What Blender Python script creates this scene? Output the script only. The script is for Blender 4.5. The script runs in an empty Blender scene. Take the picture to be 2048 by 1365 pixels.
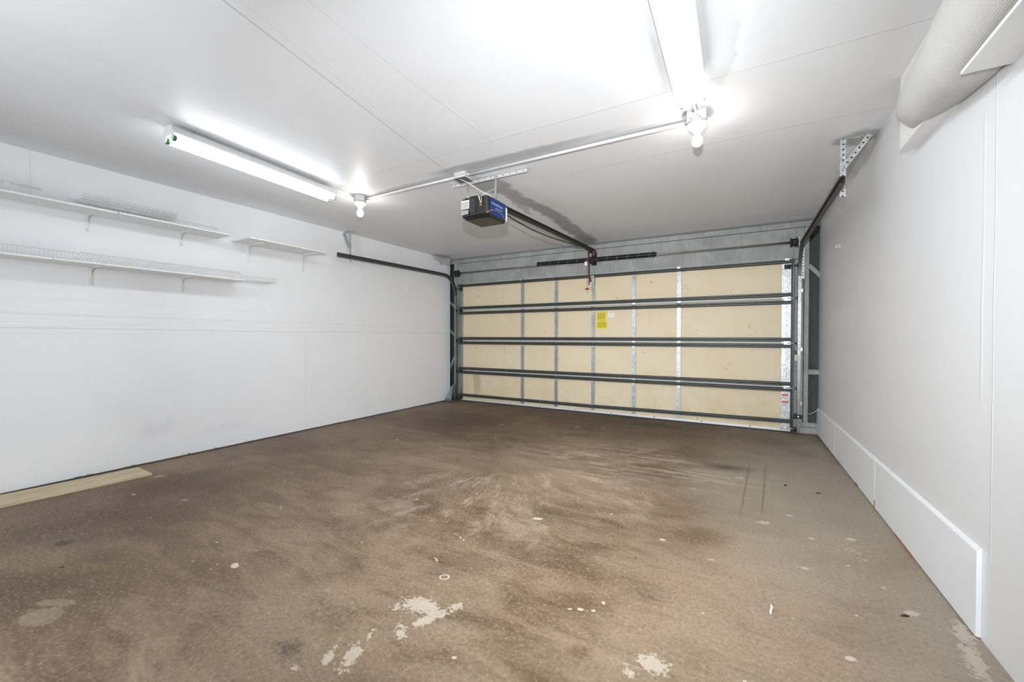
import bpy, math, random
from mathutils import Vector, Matrix
random.seed(7)
S = bpy.context.scene
COL = S.collection
PI = math.pi

# ------------------------------------------------------------------ camera
cam_d = bpy.data.cameras.new('camera'); cam = bpy.data.objects.new('camera', cam_d); COL.objects.link(cam)
YAW, PITCH, ROLL = 0.517676, -0.010964, 0.0019268
fw = Vector((-math.sin(YAW)*math.cos(PITCH), math.cos(YAW)*math.cos(PITCH), math.sin(PITCH)))
rt = Vector((math.cos(YAW), math.sin(YAW), 0)); up = rt.cross(fw)
r2 = rt*math.cos(ROLL)+up*math.sin(ROLL); u2 = -rt*math.sin(ROLL)+up*math.cos(ROLL)
M = Matrix((r2, u2, -fw)).transposed().to_4x4(); M.translation = (4.4445, -5.909, 1.1456)
cam.matrix_world = M
cam_d.sensor_width = 36; cam_d.sensor_fit = 'HORIZONTAL'; cam_d.lens = 820.48/2048*36; cam_d.clip_start = 0.02
S.camera = cam

# ------------------------------------------------------------------ world, exposure
w = bpy.data.worlds.new('world'); S.world = w; w.use_nodes = True
w.node_tree.nodes['Background'].inputs[0].default_value = (0.6, 0.7, 0.85, 1)
w.node_tree.nodes['Background'].inputs[1].default_value = 0.4
S.view_settings.view_transform = 'Standard'; S.view_settings.look = 'None'
S.view_settings.gamma = 1; S.view_settings.use_curve_mapping = False
S.view_settings.exposure = 0.10
TUBE_E = 14.0      # fluorescent tubes
BULB_E = 75.0     # screw-in bulbs
# the photographer's flash, just above the camera
fl = bpy.data.lights.new('camera_flash', 'AREA'); fl.energy = 62; fl.color = (0.94, 0.97, 1.0); fl.shape = 'DISK'; fl.size = 0.045
flo = bpy.data.objects.new('camera_flash', fl); COL.objects.link(flo)
flo.location = (4.42, -5.93, 1.46)
flo.rotation_euler = (Vector((2.3, 0.0, 0.9))-Vector(flo.location)).to_track_quat('-Z', 'Y').to_euler()
fl.spread = math.radians(102)
# added soft fill by the back wall, for even brightness; no doorway there
dl = bpy.data.lights.new('added_fill', 'AREA'); dl.energy = 60; dl.color = (0.88, 0.94, 1.0); dl.shape = 'RECTANGLE'; dl.size = 0.9; dl.size_y = 2.0
dlo = bpy.data.objects.new('added_fill', dl); COL.objects.link(dlo)
dlo.location = (2.2, -6.75, 1.05); dlo.rotation_euler = (PI/2, 0, 0)

H = 2.526; XL = -0.19

# ------------------------------------------------------------------ node helper
class G:
    """node tree wrapper"""
    def __init__(s, name, rough=0.6, metal=0.0):
        s.m = bpy.data.materials.new(name); s.m.use_nodes = True; s.t = s.m.node_tree
        s.b = s.t.nodes['Principled BSDF']; s.b.inputs['Roughness'].default_value = rough; s.b.inputs['Metallic'].default_value = metal
        s.geo = None; s.tc = None
    def n(s, typ, **k):
        nd = s.t.nodes.new(typ)
        for a, v in k.items(): setattr(nd, a, v)
        return nd
    def lk(s, v, sock):
        if isinstance(v, X): s.t.links.new(v.s, sock)
        elif v is not None:
            if sock.type == 'RGBA' and len(v) == 3: v = (*v, 1)
            sock.default_value = v
    def math(s, op, a, b=None, c=None, clamp=False):
        nd = s.n('ShaderNodeMath', operation=op, use_clamp=clamp)
        s.lk(a, nd.inputs[0])
        if b is not None: s.lk(b, nd.inputs[1])
        if c is not None: s.lk(c, nd.inputs[2])
        return X(s, nd.outputs[0])
    def pos(s):
        if not s.geo: s.geo = s.n('ShaderNodeNewGeometry')
        return X(s, s.geo.outputs['Position'])
    def obj(s):
        if not s.tc: s.tc = s.n('ShaderNodeTexCoord')
        return X(s, s.tc.outputs['Object'])
    def xyz(s, v):
        nd = s.n('ShaderNodeSeparateXYZ'); s.lk(v, nd.inputs[0]); return [X(s, o) for o in nd.outputs]
    def comb(s, x, y, z):
        nd = s.n('ShaderNodeCombineXYZ')
        for i, v in enumerate((x, y, z)): s.lk(v, nd.inputs[i])
        return X(s, nd.outputs[0])
    def vm(s, op, a, b=None, sc=None):
        nd = s.n('ShaderNodeVectorMath', operation=op); s.lk(a, nd.inputs[0])
        if b is not None: s.lk(b, nd.inputs[1])
        if sc is not None: s.lk(sc, nd.inputs['Scale'])
        return X(s, nd.outputs['Value'] if op in ('LENGTH', 'DISTANCE') else nd.outputs[0])
    def map(s, v, loc=(0,0,0), rot=(0,0,0), sc=(1,1,1), typ='POINT'):
        nd = s.n('ShaderNodeMapping', vector_type=typ); s.lk(v, nd.inputs[0])
        nd.inputs['Location'].default_value = loc; nd.inputs['Rotation'].default_value = rot; nd.inputs['Scale'].default_value = sc
        return X(s, nd.outputs[0])
    def noise(s, v=None, sc=5, det=3, ro=0.5, dist=0, color=False):
        nd = s.n('ShaderNodeTexNoise'); s.lk(v if v is not None else s.pos(), nd.inputs['Vector'])
        nd.inputs['Scale'].default_value = sc; nd.inputs['Detail'].default_value = det
        nd.inputs['Roughness'].default_value = ro; nd.inputs['Distortion'].default_value = dist
        return X(s, nd.outputs['Color' if color else 'Fac'])
    def vor(s, v, sc, feat='F1', rnd=1.0, out='Distance'):
        nd = s.n('ShaderNodeTexVoronoi', feature=feat); s.lk(v, nd.inputs['Vector']); nd.inputs['Scale'].default_value = sc
        nd.inputs['Randomness'].default_value = rnd
        return X(s, nd.outputs[out])
    def ss(s, v, a, b, lo=0.0, hi=1.0):
        nd = s.n('ShaderNodeMapRange', interpolation_type='SMOOTHSTEP'); s.lk(v, nd.inputs[0])
        flip = a > b
        if flip: a, b, lo, hi = b, a, hi, lo
        for i, q in enumerate((a, b, lo, hi)): nd.inputs[i+1].default_value = q
        return X(s, nd.outputs[0])
    def mix(s, f, a, b, mode='MIX'):
        nd = s.n('ShaderNodeMix', data_type='RGBA', blend_type=mode); s.lk(f, nd.inputs[0]); s.lk(a, nd.inputs[6]); s.lk(b, nd.inputs[7])
        return X(s, nd.outputs[2])
    def col(s, v): s.lk(v, s.b.inputs['Base Color'])
    def bump(s, h, strength=0.3, dist=0.01):
        nd = s.n('ShaderNodeBump'); nd.inputs['Strength'].default_value = strength; nd.inputs['Distance'].default_value = dist
        s.lk(h, nd.inputs['Height']); s.t.links.new(nd.outputs[0], s.b.inputs['Normal'])
    def ell(s, v, cx, cy, rx, ry, rot=0, soft=0.25, amp=1.0, plane='xy', inner=None):
        """soft elliptical patch"""
        if plane == 'xy': q = s.map(v, (cx, cy, 0), (0, 0, rot), (rx, ry, 1e3), 'TEXTURE')
        elif plane == 'yz': q = s.map(v, (0, cx, cy), (rot, 0, 0), (1e3, rx, ry), 'TEXTURE')
        else: q = s.map(v, (cx, 0, cy), (0, rot, 0), (rx, 1e3, ry), 'TEXTURE')
        d = s.vm('LENGTH', q)
        return s.ss(d, 1.0, 1.0-soft if inner is None else inner, 0, amp)
class X:
    def __init__(s, g, sock): s.g = g; s.s = sock
    def __add__(s, o): return s.g.math('ADD', s, o)
    __radd__ = __add__
    def __sub__(s, o): return s.g.math('SUBTRACT', s, o)
    def __rsub__(s, o): return s.g.math('SUBTRACT', o, s)
    def __mul__(s, o): return s.g.math('MULTIPLY', s, o)
    __rmul__ = __mul__
    def __truediv__(s, o): return s.g.math('DIVIDE', s, o)
    def abs(s): return s.g.math('ABSOLUTE', s)
    def max(s, o): return s.g.math('MAXIMUM', s, o)
    def min(s, o): return s.g.math('MINIMUM', s, o)
    def pow(s, o): return s.g.math('POWER', s, o)
    def clamp(s): return s.g.math('ADD', s, 0.0, clamp=True)

def srgb(r, g, b):
    f = lambda c: (c/255/12.92) if c/255 <= 0.04045 else ((c/255+0.055)/1.055)**2.4
    return (f(r), f(g), f(b))

def plain(name, c, rough=0.5, metal=0.0, noise=0.06, sc=30, bump=0.0):
    g = G(name, rough, metal)
    nz = g.noise(g.pos(), sc, 4)
    g.col(g.mix(nz, tuple(x*(1-noise) for x in c), tuple(min(1, x*(1+noise)) for x in c)))
    if bump: g.bump(nz, bump, 0.003)
    return g.m

# ------------------------------------------------------------------ wall and ceiling paint
def line(g, c, at, w, wob=None, lo=None, hi=None, along=None):
    """thin line mask across coordinate c"""
    d = (c - at) if wob is None else (c + wob - at)
    m = g.ss(d.abs(), w, w*0.3)
    if along is not None:
        if lo is not None: m = m * g.ss(along, lo-0.02, lo+0.02)
        if hi is not None: m = m * g.ss(along, hi+0.02, hi-0.02)
    return m

def paint_base(g, base, var=0.05):
    p = g.pos()
    big = g.noise(p, 0.9, 3, 0.55); fine = g.noise(p, 14, 4, 0.6)
    c = g.mix(g.ss(big, 0.35, 0.7), base, tuple(x*(1-var) for x in base))
    return p, c, fine

def mat_ceiling():
    g = G('ceiling_paint', 0.50)
    base = (0.80, 0.805, 0.82)
    p, c, fine = paint_base(g, base, 0.06)
    x, y, z = g.xyz(p)
    wob = (g.noise(p, 1.3, 2) - 0.5)*0.05
    wob2 = (g.noise(p, 9, 3) - 0.5)*0.10
    pd = g.vm('ADD', p, g.vm('SCALE', g.vm('SUBTRACT', g.noise(p, 7, 4, 0.6, color=True), (0.5, 0.5, 0.5)), sc=0.16))
    # taped joints, slightly proud and slightly uneven in tone
    seams = line(g, x, 2.872, 0.006, wob*0.4, hi=-3.42, along=y).max(line(g, y, -3.46, 0.005, wob*0.5, lo=1.7, hi=5.2, along=x))
    seams = seams.max(line(g, y, -2.66, 0.006, wob, lo=2.95, hi=5.2, along=x)).max(line(g, y, -1.45, 0.006, wob, lo=2.6, hi=5.2, along=x))
    seams = seams.max(line(g, y, -0.42, 0.005, wob, lo=0.4, hi=5.2, along=x)).max(line(g, x, 0.45, 0.004, wob*0.6, hi=-3.1, along=y))
    seams = seams.max(line(g, x, 1.62, 0.004, wob, hi=-3.2, along=y)*0.5).max(line(g, y, -1.46, 0.004, wob, lo=0.2, hi=2.2, along=x)*0.6)
    seams = seams.max(line(g, x, 2.90, 0.004, wob*0.5, lo=-2.8, hi=-1.0, along=y)*0.6).max(line(g, x, 0.08, 0.005, wob, hi=-2.4, along=y)*0.5)
    # long hairline running diagonally to the junction box
    xs = x - (y + 3.11)*(-0.1717)
    crack = line(g, xs, 2.245, 0.0055, wob*0.25, hi=-3.09, along=y)
    crack2 = line(g, xs, 2.31, 0.0025, wob*0.35, hi=-3.09, along=y)*0.35
    c = g.mix(seams*0.30, c, (0.60, 0.60, 0.61))
    c = g.mix((crack*0.75).max(crack2), c, (0.42, 0.42, 0.43))
    # bare grey patches around fittings left unpainted; also greyer by right tube and wall
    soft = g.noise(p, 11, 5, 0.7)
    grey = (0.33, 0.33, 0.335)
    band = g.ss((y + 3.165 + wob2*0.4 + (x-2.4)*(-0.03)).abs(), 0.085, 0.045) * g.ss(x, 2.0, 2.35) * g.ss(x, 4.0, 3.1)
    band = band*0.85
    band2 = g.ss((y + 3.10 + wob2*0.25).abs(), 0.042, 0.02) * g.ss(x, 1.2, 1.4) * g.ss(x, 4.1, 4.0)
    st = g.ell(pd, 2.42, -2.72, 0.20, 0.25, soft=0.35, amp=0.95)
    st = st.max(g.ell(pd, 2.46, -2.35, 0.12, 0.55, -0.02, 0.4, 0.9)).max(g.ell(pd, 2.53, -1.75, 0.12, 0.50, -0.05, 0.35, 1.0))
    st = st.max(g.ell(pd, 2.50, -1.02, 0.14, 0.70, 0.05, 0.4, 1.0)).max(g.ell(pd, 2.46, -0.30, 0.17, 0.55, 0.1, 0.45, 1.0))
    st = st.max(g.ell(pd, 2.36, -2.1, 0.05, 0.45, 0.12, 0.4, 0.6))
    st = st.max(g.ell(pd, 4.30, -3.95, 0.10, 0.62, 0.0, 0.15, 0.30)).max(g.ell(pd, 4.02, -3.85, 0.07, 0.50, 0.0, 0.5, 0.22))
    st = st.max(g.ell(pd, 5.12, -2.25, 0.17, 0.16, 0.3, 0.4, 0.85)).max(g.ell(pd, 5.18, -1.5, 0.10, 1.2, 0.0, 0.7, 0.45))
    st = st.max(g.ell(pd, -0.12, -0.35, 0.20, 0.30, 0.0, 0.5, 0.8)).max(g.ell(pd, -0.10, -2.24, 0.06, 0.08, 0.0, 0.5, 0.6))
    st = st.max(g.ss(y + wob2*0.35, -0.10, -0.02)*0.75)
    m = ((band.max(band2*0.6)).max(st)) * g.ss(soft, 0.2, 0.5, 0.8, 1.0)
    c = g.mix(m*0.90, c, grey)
    # little dried drips and nail pops
    v = g.vor(g.vm('ADD', p, (3.3, 1.7, 0)), 2.6); keep = g.ss(g.noise(p, 2.3, 1), 0.5, 0.56)
    drip = g.ss(v, 0.035, 0.015)*keep
    c = g.mix(drip*0.5, c, (0.9, 0.9, 0.9))
    g.col(c)
    g.lk(g.ss(m, 0, 1, 0.47, 0.75), g.b.inputs['Roughness'])
    g.bump(seams*0.8 + fine*0.10 + drip*1.2 - crack*0.6 + g.noise(p, 2.2, 2)*1.2, 0.35, 0.006)
    return g.m

def mat_wall_left():
    g = G('left_wall_paint', 0.48)
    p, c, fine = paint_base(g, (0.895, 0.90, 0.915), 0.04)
    x, y, z = g.xyz(p)
    wob = (g.noise(p, 1.1, 2) - 0.5)*0.03
    s = line(g, z, 1.20, 0.006, wob).max(line(g, z, 1.305, 0.004, wob)*0.7).max(line(g, z, 1.155, 0.003, wob)*0.4)
    s = s.max(line(g, y, -2.826, 0.004, wob*0.4, hi=1.2, along=z)).max(line(g, z, 1.42, 0.004, wob*2)*0.3)
    s = s.max(line(g, y, -5.02, 0.006, wob*0.5, lo=2.2, along=z)*0.6).max(line(g, y, -4.02, 0.006, wob, lo=2.2, along=z)*0.25)
    streak = g.noise(g.map(p, sc=(1, 0.7, 9)), 2.2, 4, 0.6)
    tape = g.ss((z-1.26).abs(), 0.12, 0.05)*g.ss(streak, 0.45, 0.6)
    c = g.mix(tape*0.25, c, (0.86, 0.86, 0.86))
    c = g.mix(s*0.42, c, (0.62, 0.62, 0.63))
    # rollered touch-up low on the wall: fresh paint edge and scuffs
    pd = g.vm('ADD', p, g.vm('SCALE', g.vm('SUBTRACT', g.noise(p, 5, 4, 0.6, color=True), (0.5, 0.5, 0.5)), sc=0.25))
    low = g.ell(pd, -4.2, -0.1, 1.5, 0.36, 0.0, 0.3, 1.0, 'yz').max(g.ell(pd, -2.0, -0.05, 1.6, 0.28, 0, 0.4, 0.7, 'yz'))
    c = g.mix(low*0.30, c, (0.82, 0.84, 0.87))
    sc = g.ell(pd, -4.25, 0.30, 0.22, 0.10, 0.3, 0.7, 0.5, 'yz').max(g.ell(pd, -3.7, 0.22, 0.35, 0.08, 0, 0.7, 0.35, 'yz'))
    c = g.mix(sc*0.35, c, (0.55, 0.57, 0.60))
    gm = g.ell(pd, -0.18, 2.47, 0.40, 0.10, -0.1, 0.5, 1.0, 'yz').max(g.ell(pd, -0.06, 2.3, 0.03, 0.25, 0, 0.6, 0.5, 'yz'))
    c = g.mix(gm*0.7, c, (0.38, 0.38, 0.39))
    # chipped bottom edge
    chip = g.ss(z + (g.noise(p, 40, 3)-0.5)*0.05, 0.016, 0.004)*g.ss(g.noise(p, 6, 2), 0.5, 0.58)
    chip = chip.max(g.ell(pd, -4.06, 0.02, 0.05, 0.035, 0, 0.3, 1.0, 'yz')*g.ss(g.noise(p, 60, 2), 0.45, 0.55))
    c = g.mix(chip*0.8, c, (0.10, 0.08, 0.06))
    nail = g.ss(g.vor(g.map(p, sc=(0.01, 1, 1)), 3.1), 0.022, 0.010)*g.ss(g.noise(p, 1.7, 1), 0.5, 0.55)
    c = g.mix(nail*0.35, c, (0.5, 0.5, 0.5))
    g.col(c)
    g.bump(s*1.0 + fine*0.12 + tape*0.5 - chip*2 + g.noise(p, 2, 2)*1.0, 0.35, 0.006)
    return g.m

def mat_wall_right():
    g = G('right_wall_paint', 0.46)
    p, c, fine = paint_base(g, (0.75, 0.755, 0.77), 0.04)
    x, y, z = g.xyz(p)
    wob = (g.noise(p, 1.5, 2) - 0.5)*0.03
    s = line(g, y, -3.742, 0.005, wob*0.5, lo=0.32, along=z).max(line(g, y, -3.66, 0.012, wob, lo=0.9, hi=2.0, along=z)*0.35)
    s = s.max(line(g, y, -1.60, 0.005, wob, lo=1.5, hi=2.2, along=z)*0.3)
    drip = g.ss(g.vor(g.map(p, sc=(0.01, 1, 0.8)), 3.2), 0.028, 0.012)*g.ss(g.noise(p, 1.9, 1), 0.5, 0.56)
    c = g.mix(s*0.45, c, (0.86, 0.86, 0.86)); c = g.mix(drip*0.45, c, (0.9, 0.9, 0.9))
    pd = g.vm('ADD', p, g.vm('SCALE', g.vm('SUBTRACT', g.noise(p, 5, 4, 0.6, color=True), (0.5, 0.5, 0.5)), sc=0.12))
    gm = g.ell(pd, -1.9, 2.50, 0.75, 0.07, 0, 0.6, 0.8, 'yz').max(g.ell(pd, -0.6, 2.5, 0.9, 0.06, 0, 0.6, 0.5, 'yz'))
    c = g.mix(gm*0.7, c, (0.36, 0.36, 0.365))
    rag = g.ss(y + (g.noise(p, 25, 3)-0.5)*0.05, 0.045, 0.075)
    c = g.mix(rag*0.6, c, (0.9, 0.9, 0.88))
    g.col(c)
    g.bump(s*1.2 + fine*0.12 + drip*1.3 + rag + g.noise(p, 2, 2)*1.0, 0.4, 0.006)
    return g.m

# spots on the floor one can point to, kept as fields on a fine floor grid: (x, y, rx, ry, turn, strength)
FLOOR = dict(
 spill=[(2.24,-4.825,.030,.017,-.45,1),(2.15,-4.86,.012,.006,0,.9),(2.17,-4.90,.008,.007,0,.9),(3.315,-3.598,.038,.020,.4,.9),(4.045,-3.486,.018,.014,0,1),(4.27,-3.62,.012,.010,0,.8),
  (4.776,-4.053,.019,.012,.5,1),(3.92,-4.19,.010,.016,.4,.9),(3.85,-4.28,.016,.009,.2,1),(3.81,-4.30,.012,.008,.2,.9),(3.90,-4.26,.012,.010,.5,.9),(4.70,-2.75,.03,.015,.2,.8),(4.78,-3.05,.02,.012,0,.9),
  (.62,-4.70,.022,.018,0,.8),(4.97,-2.95,.03,.016,.2,.8),(2.0,-2.0,.018,.016,0,.8),(1.7,-1.35,.03,.016,0,.8),(2.9,-.9,.03,.016,0,.8),(1.1,-2.6,.03,.016,0,.8),(2.6,-1.0,.04,.018,.2,.8),
  (3.7,-3.3,.014,.010,0,.8),(3.2,-3.2,.012,.010,0,.8),(2.75,-3.45,.014,.011,0,.8),(2.45,-3.75,.014,.011,0,.8),(4.62,-3.9,.012,.009,0,.8),(4.9,-3.3,.014,.01,0,.8),(5.0,-3.45,.012,.01,0,.8),(4.85,-3.75,.011,.009,0,.8),
  (1.75,-4.3,.012,.010,0,.8),(1.3,-4.0,.014,.01,0,.8),(2.6,-4.35,.010,.009,0,.7),(1.9,-4.75,.010,.008,0,.8),(1.2,-4.8,.016,.008,.5,.7),(3.55,-4.75,.012,.009,.3,.9),(4.45,-4.35,.010,.008,0,.8),(4.3,-4.05,.008,.008,0,.8)],
 worn=[(3.25,-4.60,.12,.060,.15,.85),(3.34,-4.63,.028,.10,-.45,.9),(3.38,-4.53,.05,.025,.9,.75),(3.29,-4.75,.025,.085,.75,.8),(3.205,-4.83,.014,.055,.5,.7),(3.22,-4.92,.032,.065,.6,.9),(3.16,-4.97,.02,.055,.5,.85),(3.24,-4.99,.03,.03,0,.6),(3.10,-5.06,.022,.02,0,.7),
  (4.177,-4.426,.055,.046,.2,1),(4.112,-4.50,.024,.022,0,.8),(4.09,-4.47,.014,.012,0,.8),(4.293,-3.583,.03,.02,.3,.7),(4.708,-3.434,.03,.02,.2,.8),(4.55,-2.95,.05,.02,.3,.9),(4.40,-2.10,.05,.03,.3,.8),(4.48,-2.55,.03,.02,0,.6),
  (3.037,-4.032,.090,.012,-.35,.75),(3.07,-4.28,.035,.014,-.35,.75),(3.457,-2.638,.25,.016,.55,.6),(2.05,-3.30,.16,.011,.9,.45),(1.05,-4.56,.028,.015,.8,.8),(.30,-4.45,.05,.018,1.2,.8),(.55,-4.05,.05,.012,.6,.5),
  (5.05,-3.62,.03,.016,.4,1),(5.16,-3.84,.035,.17,-.15,.85),(5.185,-3.68,.035,.10,-.2,.9),(4.1,-2.55,.05,.02,.3,.7),(4.95,-3.10,.10,.13,.3,.5),(2.5,-.75,.30,.02,.3,.5),(1.9,-1.9,.35,.03,.2,.35),(3.4,-3.9,.05,.02,.3,.4)],
 pale=[(1.955,-5.42,.095,.060,.3,1),(1.88,-5.36,.095,.026,.5,1),(4.97,-3.0,.10,.12,.2,.5)],
 oil=[(3.83,-4.24,.14,.09,.3,.9),(4.20,-3.36,.20,.15,.6,.9),(3.785,-.78,.5,.25,0,.7),(3.93,-4.50,.06,.04,.8,.9),(3.88,-4.68,.12,.06,.3,.8),(4.25,-4.6,.25,.2,0,.5)],
 dark=[(1.181,-5.17,.045,.035,.2,1.15),(4.295,-1.86,.28,.13,.2,.8),(3.37,-.42,.42,.2,.1,.9),(2.72,-1.4,.35,.12,.4,.75),(4.55,-1.2,.22,.12,0,.6),(4.45,-4.05,.10,.16,.3,.45),(3.10,-2.30,.22,.14,.1,.6),(2.1,-3.3,.30,.05,.7,.5),(1.78,-5.28,.12,.03,.5,.6),
  (1.72,-5.20,.05,.03,.5,.6),(.8,-4.95,.25,.08,.3,.6),(2.3,-5.15,.2,.05,.3,.5),(1.0,-3.2,.4,.08,.3,.5),(.6,-2.3,.4,.12,.2,.5),(3.5,-4.05,.12,.06,.2,.4),(4.1,-4.05,.13,.09,.4,.5),(1.5,-4.1,.3,.05,.4,.4),(3.0,-5.02,.08,.06,0,.8)],
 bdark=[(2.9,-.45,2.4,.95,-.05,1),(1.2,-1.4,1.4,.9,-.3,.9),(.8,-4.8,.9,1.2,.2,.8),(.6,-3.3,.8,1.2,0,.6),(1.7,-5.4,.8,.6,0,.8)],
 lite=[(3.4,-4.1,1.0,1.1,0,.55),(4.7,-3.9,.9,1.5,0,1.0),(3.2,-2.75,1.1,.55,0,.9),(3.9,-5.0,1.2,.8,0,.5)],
 grey=[(4.85,-2.1,.75,1.5,.1,1),(5.1,-.8,.5,.8,0,.8),(5.25,-3.7,.4,1.1,0,.9)],
)
def floor_mesh():
    import numpy as np
    xs = np.arange(-0.70, 5.701, 0.0125); ys = np.arange(-6.90, 1.201, 0.0125)
    nx, ny = len(xs), len(ys); Xg, Yg = np.meshgrid(xs, ys)
    co = np.zeros((ny*nx, 3), np.float32); co[:, 0] = Xg.ravel(); co[:, 1] = Yg.ravel()
    i = np.arange(ny-1)[:, None]*nx + np.arange(nx-1)[None, :]
    q = np.stack([i, i+1, i+nx+1, i+nx], -1).reshape(-1, 4).astype(np.int32)
    x0, x1, y0, y1 = xs[0], xs[-1], ys[0], ys[-1]
    b = len(co); co = np.vstack([co, np.array([(x0,y0,-.12),(x1,y0,-.12),(x1,y1,-.12),(x0,y1,-.12)], np.float32)])
    c = [0, nx-1, ny*nx-1, (ny-1)*nx]
    extra = np.array([(b, b+3, b+2, b+1), (b, b+1, c[1], c[0]), (b+1, b+2, c[2], c[1]), (b+2, b+3, c[3], c[2]), (b+3, b, c[0], c[3])], np.int32)
    q = np.vstack([q, extra])
    me = bpy.data.meshes.new('floor'); me.vertices.add(len(co)); me.vertices.foreach_set('co', co.ravel())
    me.loops.add(len(q)*4); me.loops.foreach_set('vertex_index', q.ravel())
    me.polygons.add(len(q)); me.polygons.foreach_set('loop_start', np.arange(len(q), dtype=np.int32)*4)
    me.update(calc_edges=True); me.validate()
    for k, spots in FLOOR.items():
        f = np.zeros((ny, nx), np.float32)
        for cx, cy, rx, ry, ro, am in spots:
            R = 2.2*max(rx, ry)
            ix0, ix1 = np.searchsorted(xs, (cx-R, cx+R)); iy0, iy1 = np.searchsorted(ys, (cy-R, cy+R))
            u = Xg[iy0:iy1, ix0:ix1]-cx; v = Yg[iy0:iy1, ix0:ix1]-cy; cc, sn = math.cos(ro), math.sin(ro)
            d = np.sqrt(((u*cc+v*sn)/rx)**2 + ((-u*sn+v*cc)/ry)**2)
            f[iy0:iy1, ix0:ix1] = np.maximum(f[iy0:iy1, ix0:ix1], np.clip(1-d*0.5, 0, 1)*am)
        at = me.attributes.new(k, 'FLOAT', 'POINT'); at.data.foreach_set('value', np.concatenate([f.ravel(), np.zeros(4, np.float32)]))
    me.materials.append(Mt['conc'])
    o = bpy.data.objects.new('floor', me); COL.objects.link(o); return o

def mat_concrete():
    g = G('concrete_floor', 0.62)
    p = g.pos(); x, y, z = g.xyz(p)
    def at(k): nd = g.n('ShaderNodeAttribute', attribute_name=k); return X(g, nd.outputs['Fac'])
    n1 = g.noise(p, 0.8, 4, 0.6, 0.4); n2 = g.noise(g.map(p, rot=(0, 0, 0.45), sc=(1, 2.8, 1)), 2.4, 8, 0.72, 0.8); n3 = g.noise(p, 60, 4, 0.7); n4 = g.noise(p, 220, 2, 0.6)
    wb = g.noise(p, 1.7, 5, 0.7) - 0.5; wm = g.noise(p, 13, 5, 0.7) - 0.5
    c = g.mix(g.ss(n1, 0.34, 0.68), srgb(112, 92, 73), srgb(144, 126, 107))
    c = g.mix(g.ss(n2, 0.42, 0.66)*0.55, c, srgb(166, 149, 130))
    c = g.mix(g.ss(n2, 0.50, 0.32)*0.60, c, srgb(90, 71, 53))
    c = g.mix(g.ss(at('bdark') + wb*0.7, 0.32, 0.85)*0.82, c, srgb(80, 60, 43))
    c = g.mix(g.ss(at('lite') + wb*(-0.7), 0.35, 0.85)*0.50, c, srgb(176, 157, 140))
    c = g.mix(g.ss(at('grey') + wm*0.25 + (n1-0.5)*0.6, 0.28, 0.78)*0.78, c, srgb(174, 170, 160))
    # swept fan of pale dust in the middle of the floor
    dx, dy = x-2.60, y+2.70
    ang = g.math('ARCTAN2', dy, dx); r = g.vm('LENGTH', g.comb(dx, dy, 0.0))
    fan = g.noise(g.comb(ang*2.6 + wb*0.9, r*0.9, n1), 2.3, 7, 0.75, 0.4)
    fanm = g.ss(r + wb*1.5, 2.0, 0.4)*g.ss(r + wm*0.5, 0.18, 0.6)*g.ss(dx - dy*0.5 + wb*0.8, -0.5, 0.5, 0.12, 1.0)
    c = g.mix(g.ss(fan, 0.46, 0.64)*fanm*0.62, c, srgb(220, 204, 188))
    swp = g.noise(g.map(p, rot=(0, 0, -0.12), sc=(0.35, 3.2, 1)), 3.0, 7, 0.72, 0.3)
    c = g.mix(g.ss(swp + wm*0.25, 0.47, 0.64)*g.ell(p, 3.55, -2.2, 1.5, 0.75, 0.1, 0.8)*0.60, c, srgb(222, 208, 192))
    c = g.mix(g.ss(fan, 0.46, 0.32)*fanm*0.40, c, srgb(98, 80, 62))
    c = g.mix(g.ss(at('oil') + wm*0.45, 0.30, 0.85)*0.75, c, srgb(108, 86, 52))
    c = g.mix(g.ss(at('dark') + wm*0.50, 0.32, 0.90)*0.85, c, srgb(46, 33, 23))
    # two ruled hairlines
    ln = g.ss((x - 4.452 + (y+2.3)*(-0.048)).abs().min((x - 4.574 + (y+2.25)*(-0.054)).abs()), 0.010, 0.003)*g.ss(y, -3.05, -2.6)*g.ss(y, -1.5, -1.8)
    c = g.mix(ln*0.45, c, srgb(90, 80, 68))
    craz = g.ss(g.vor(g.vm('ADD', p, g.vm('SCALE', g.noise(p, 9, 4, 0.6, color=True), sc=0.12)), 30, 'DISTANCE_TO_EDGE'), 0.05, 0.01)*g.ss(n1, 0.46, 0.6)
    c = g.mix(craz*0.24, c, srgb(206, 192, 174))
    c = g.mix(g.ss(n3, 0.50, 0.72)*0.40, c, srgb(196, 180, 162)); c = g.mix(g.ss(n3, 0.5, 0.25)*0.45, c, srgb(70, 56, 44))
    c = g.mix(g.ss(n4, 0.62, 0.8)*0.30, c, srgb(200, 188, 172)); c = g.mix(g.ss(n4, 0.38, 0.2)*0.35, c, srgb(60, 48, 38))
    # scattered specks
    kn = g.noise(p, 3.1, 2)
    sp = (g.ss(g.vor(p, 9.0), 0.055, 0.03)*g.ss(kn, 0.50, 0.56)).max(g.ss(g.vor(p, 26.0), 0.10, 0.05)*g.ss(kn, 0.44, 0.38)*0.8)
    c = g.mix(sp*0.8, c, srgb(222, 214, 202))
    c = g.mix(g.ss(g.vor(g.vm('ADD', p, (7, 3, 0)), 5.0), 0.05, 0.02)*g.ss(kn, 0.52, 0.58)*0.6, c, srgb(50, 38, 28))
    c = g.mix(g.ss(at('pale') + wm*0.8, 0.50, 0.58)*0.30, c, srgb(178, 166, 152))
    ws = g.ss(at('worn') + (n3-0.5)*1.1 + wm*1.0, 0.46, 0.62)*0.62
    hs = g.ss(at('spill') + wm*0.45, 0.46, 0.54)*0.85
    rg = g.vm('LENGTH', g.map(p, (3.208, -4.382, 0), (0, 0, 0.3), (.024, .020, 1e3), 'TEXTURE'))
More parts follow.
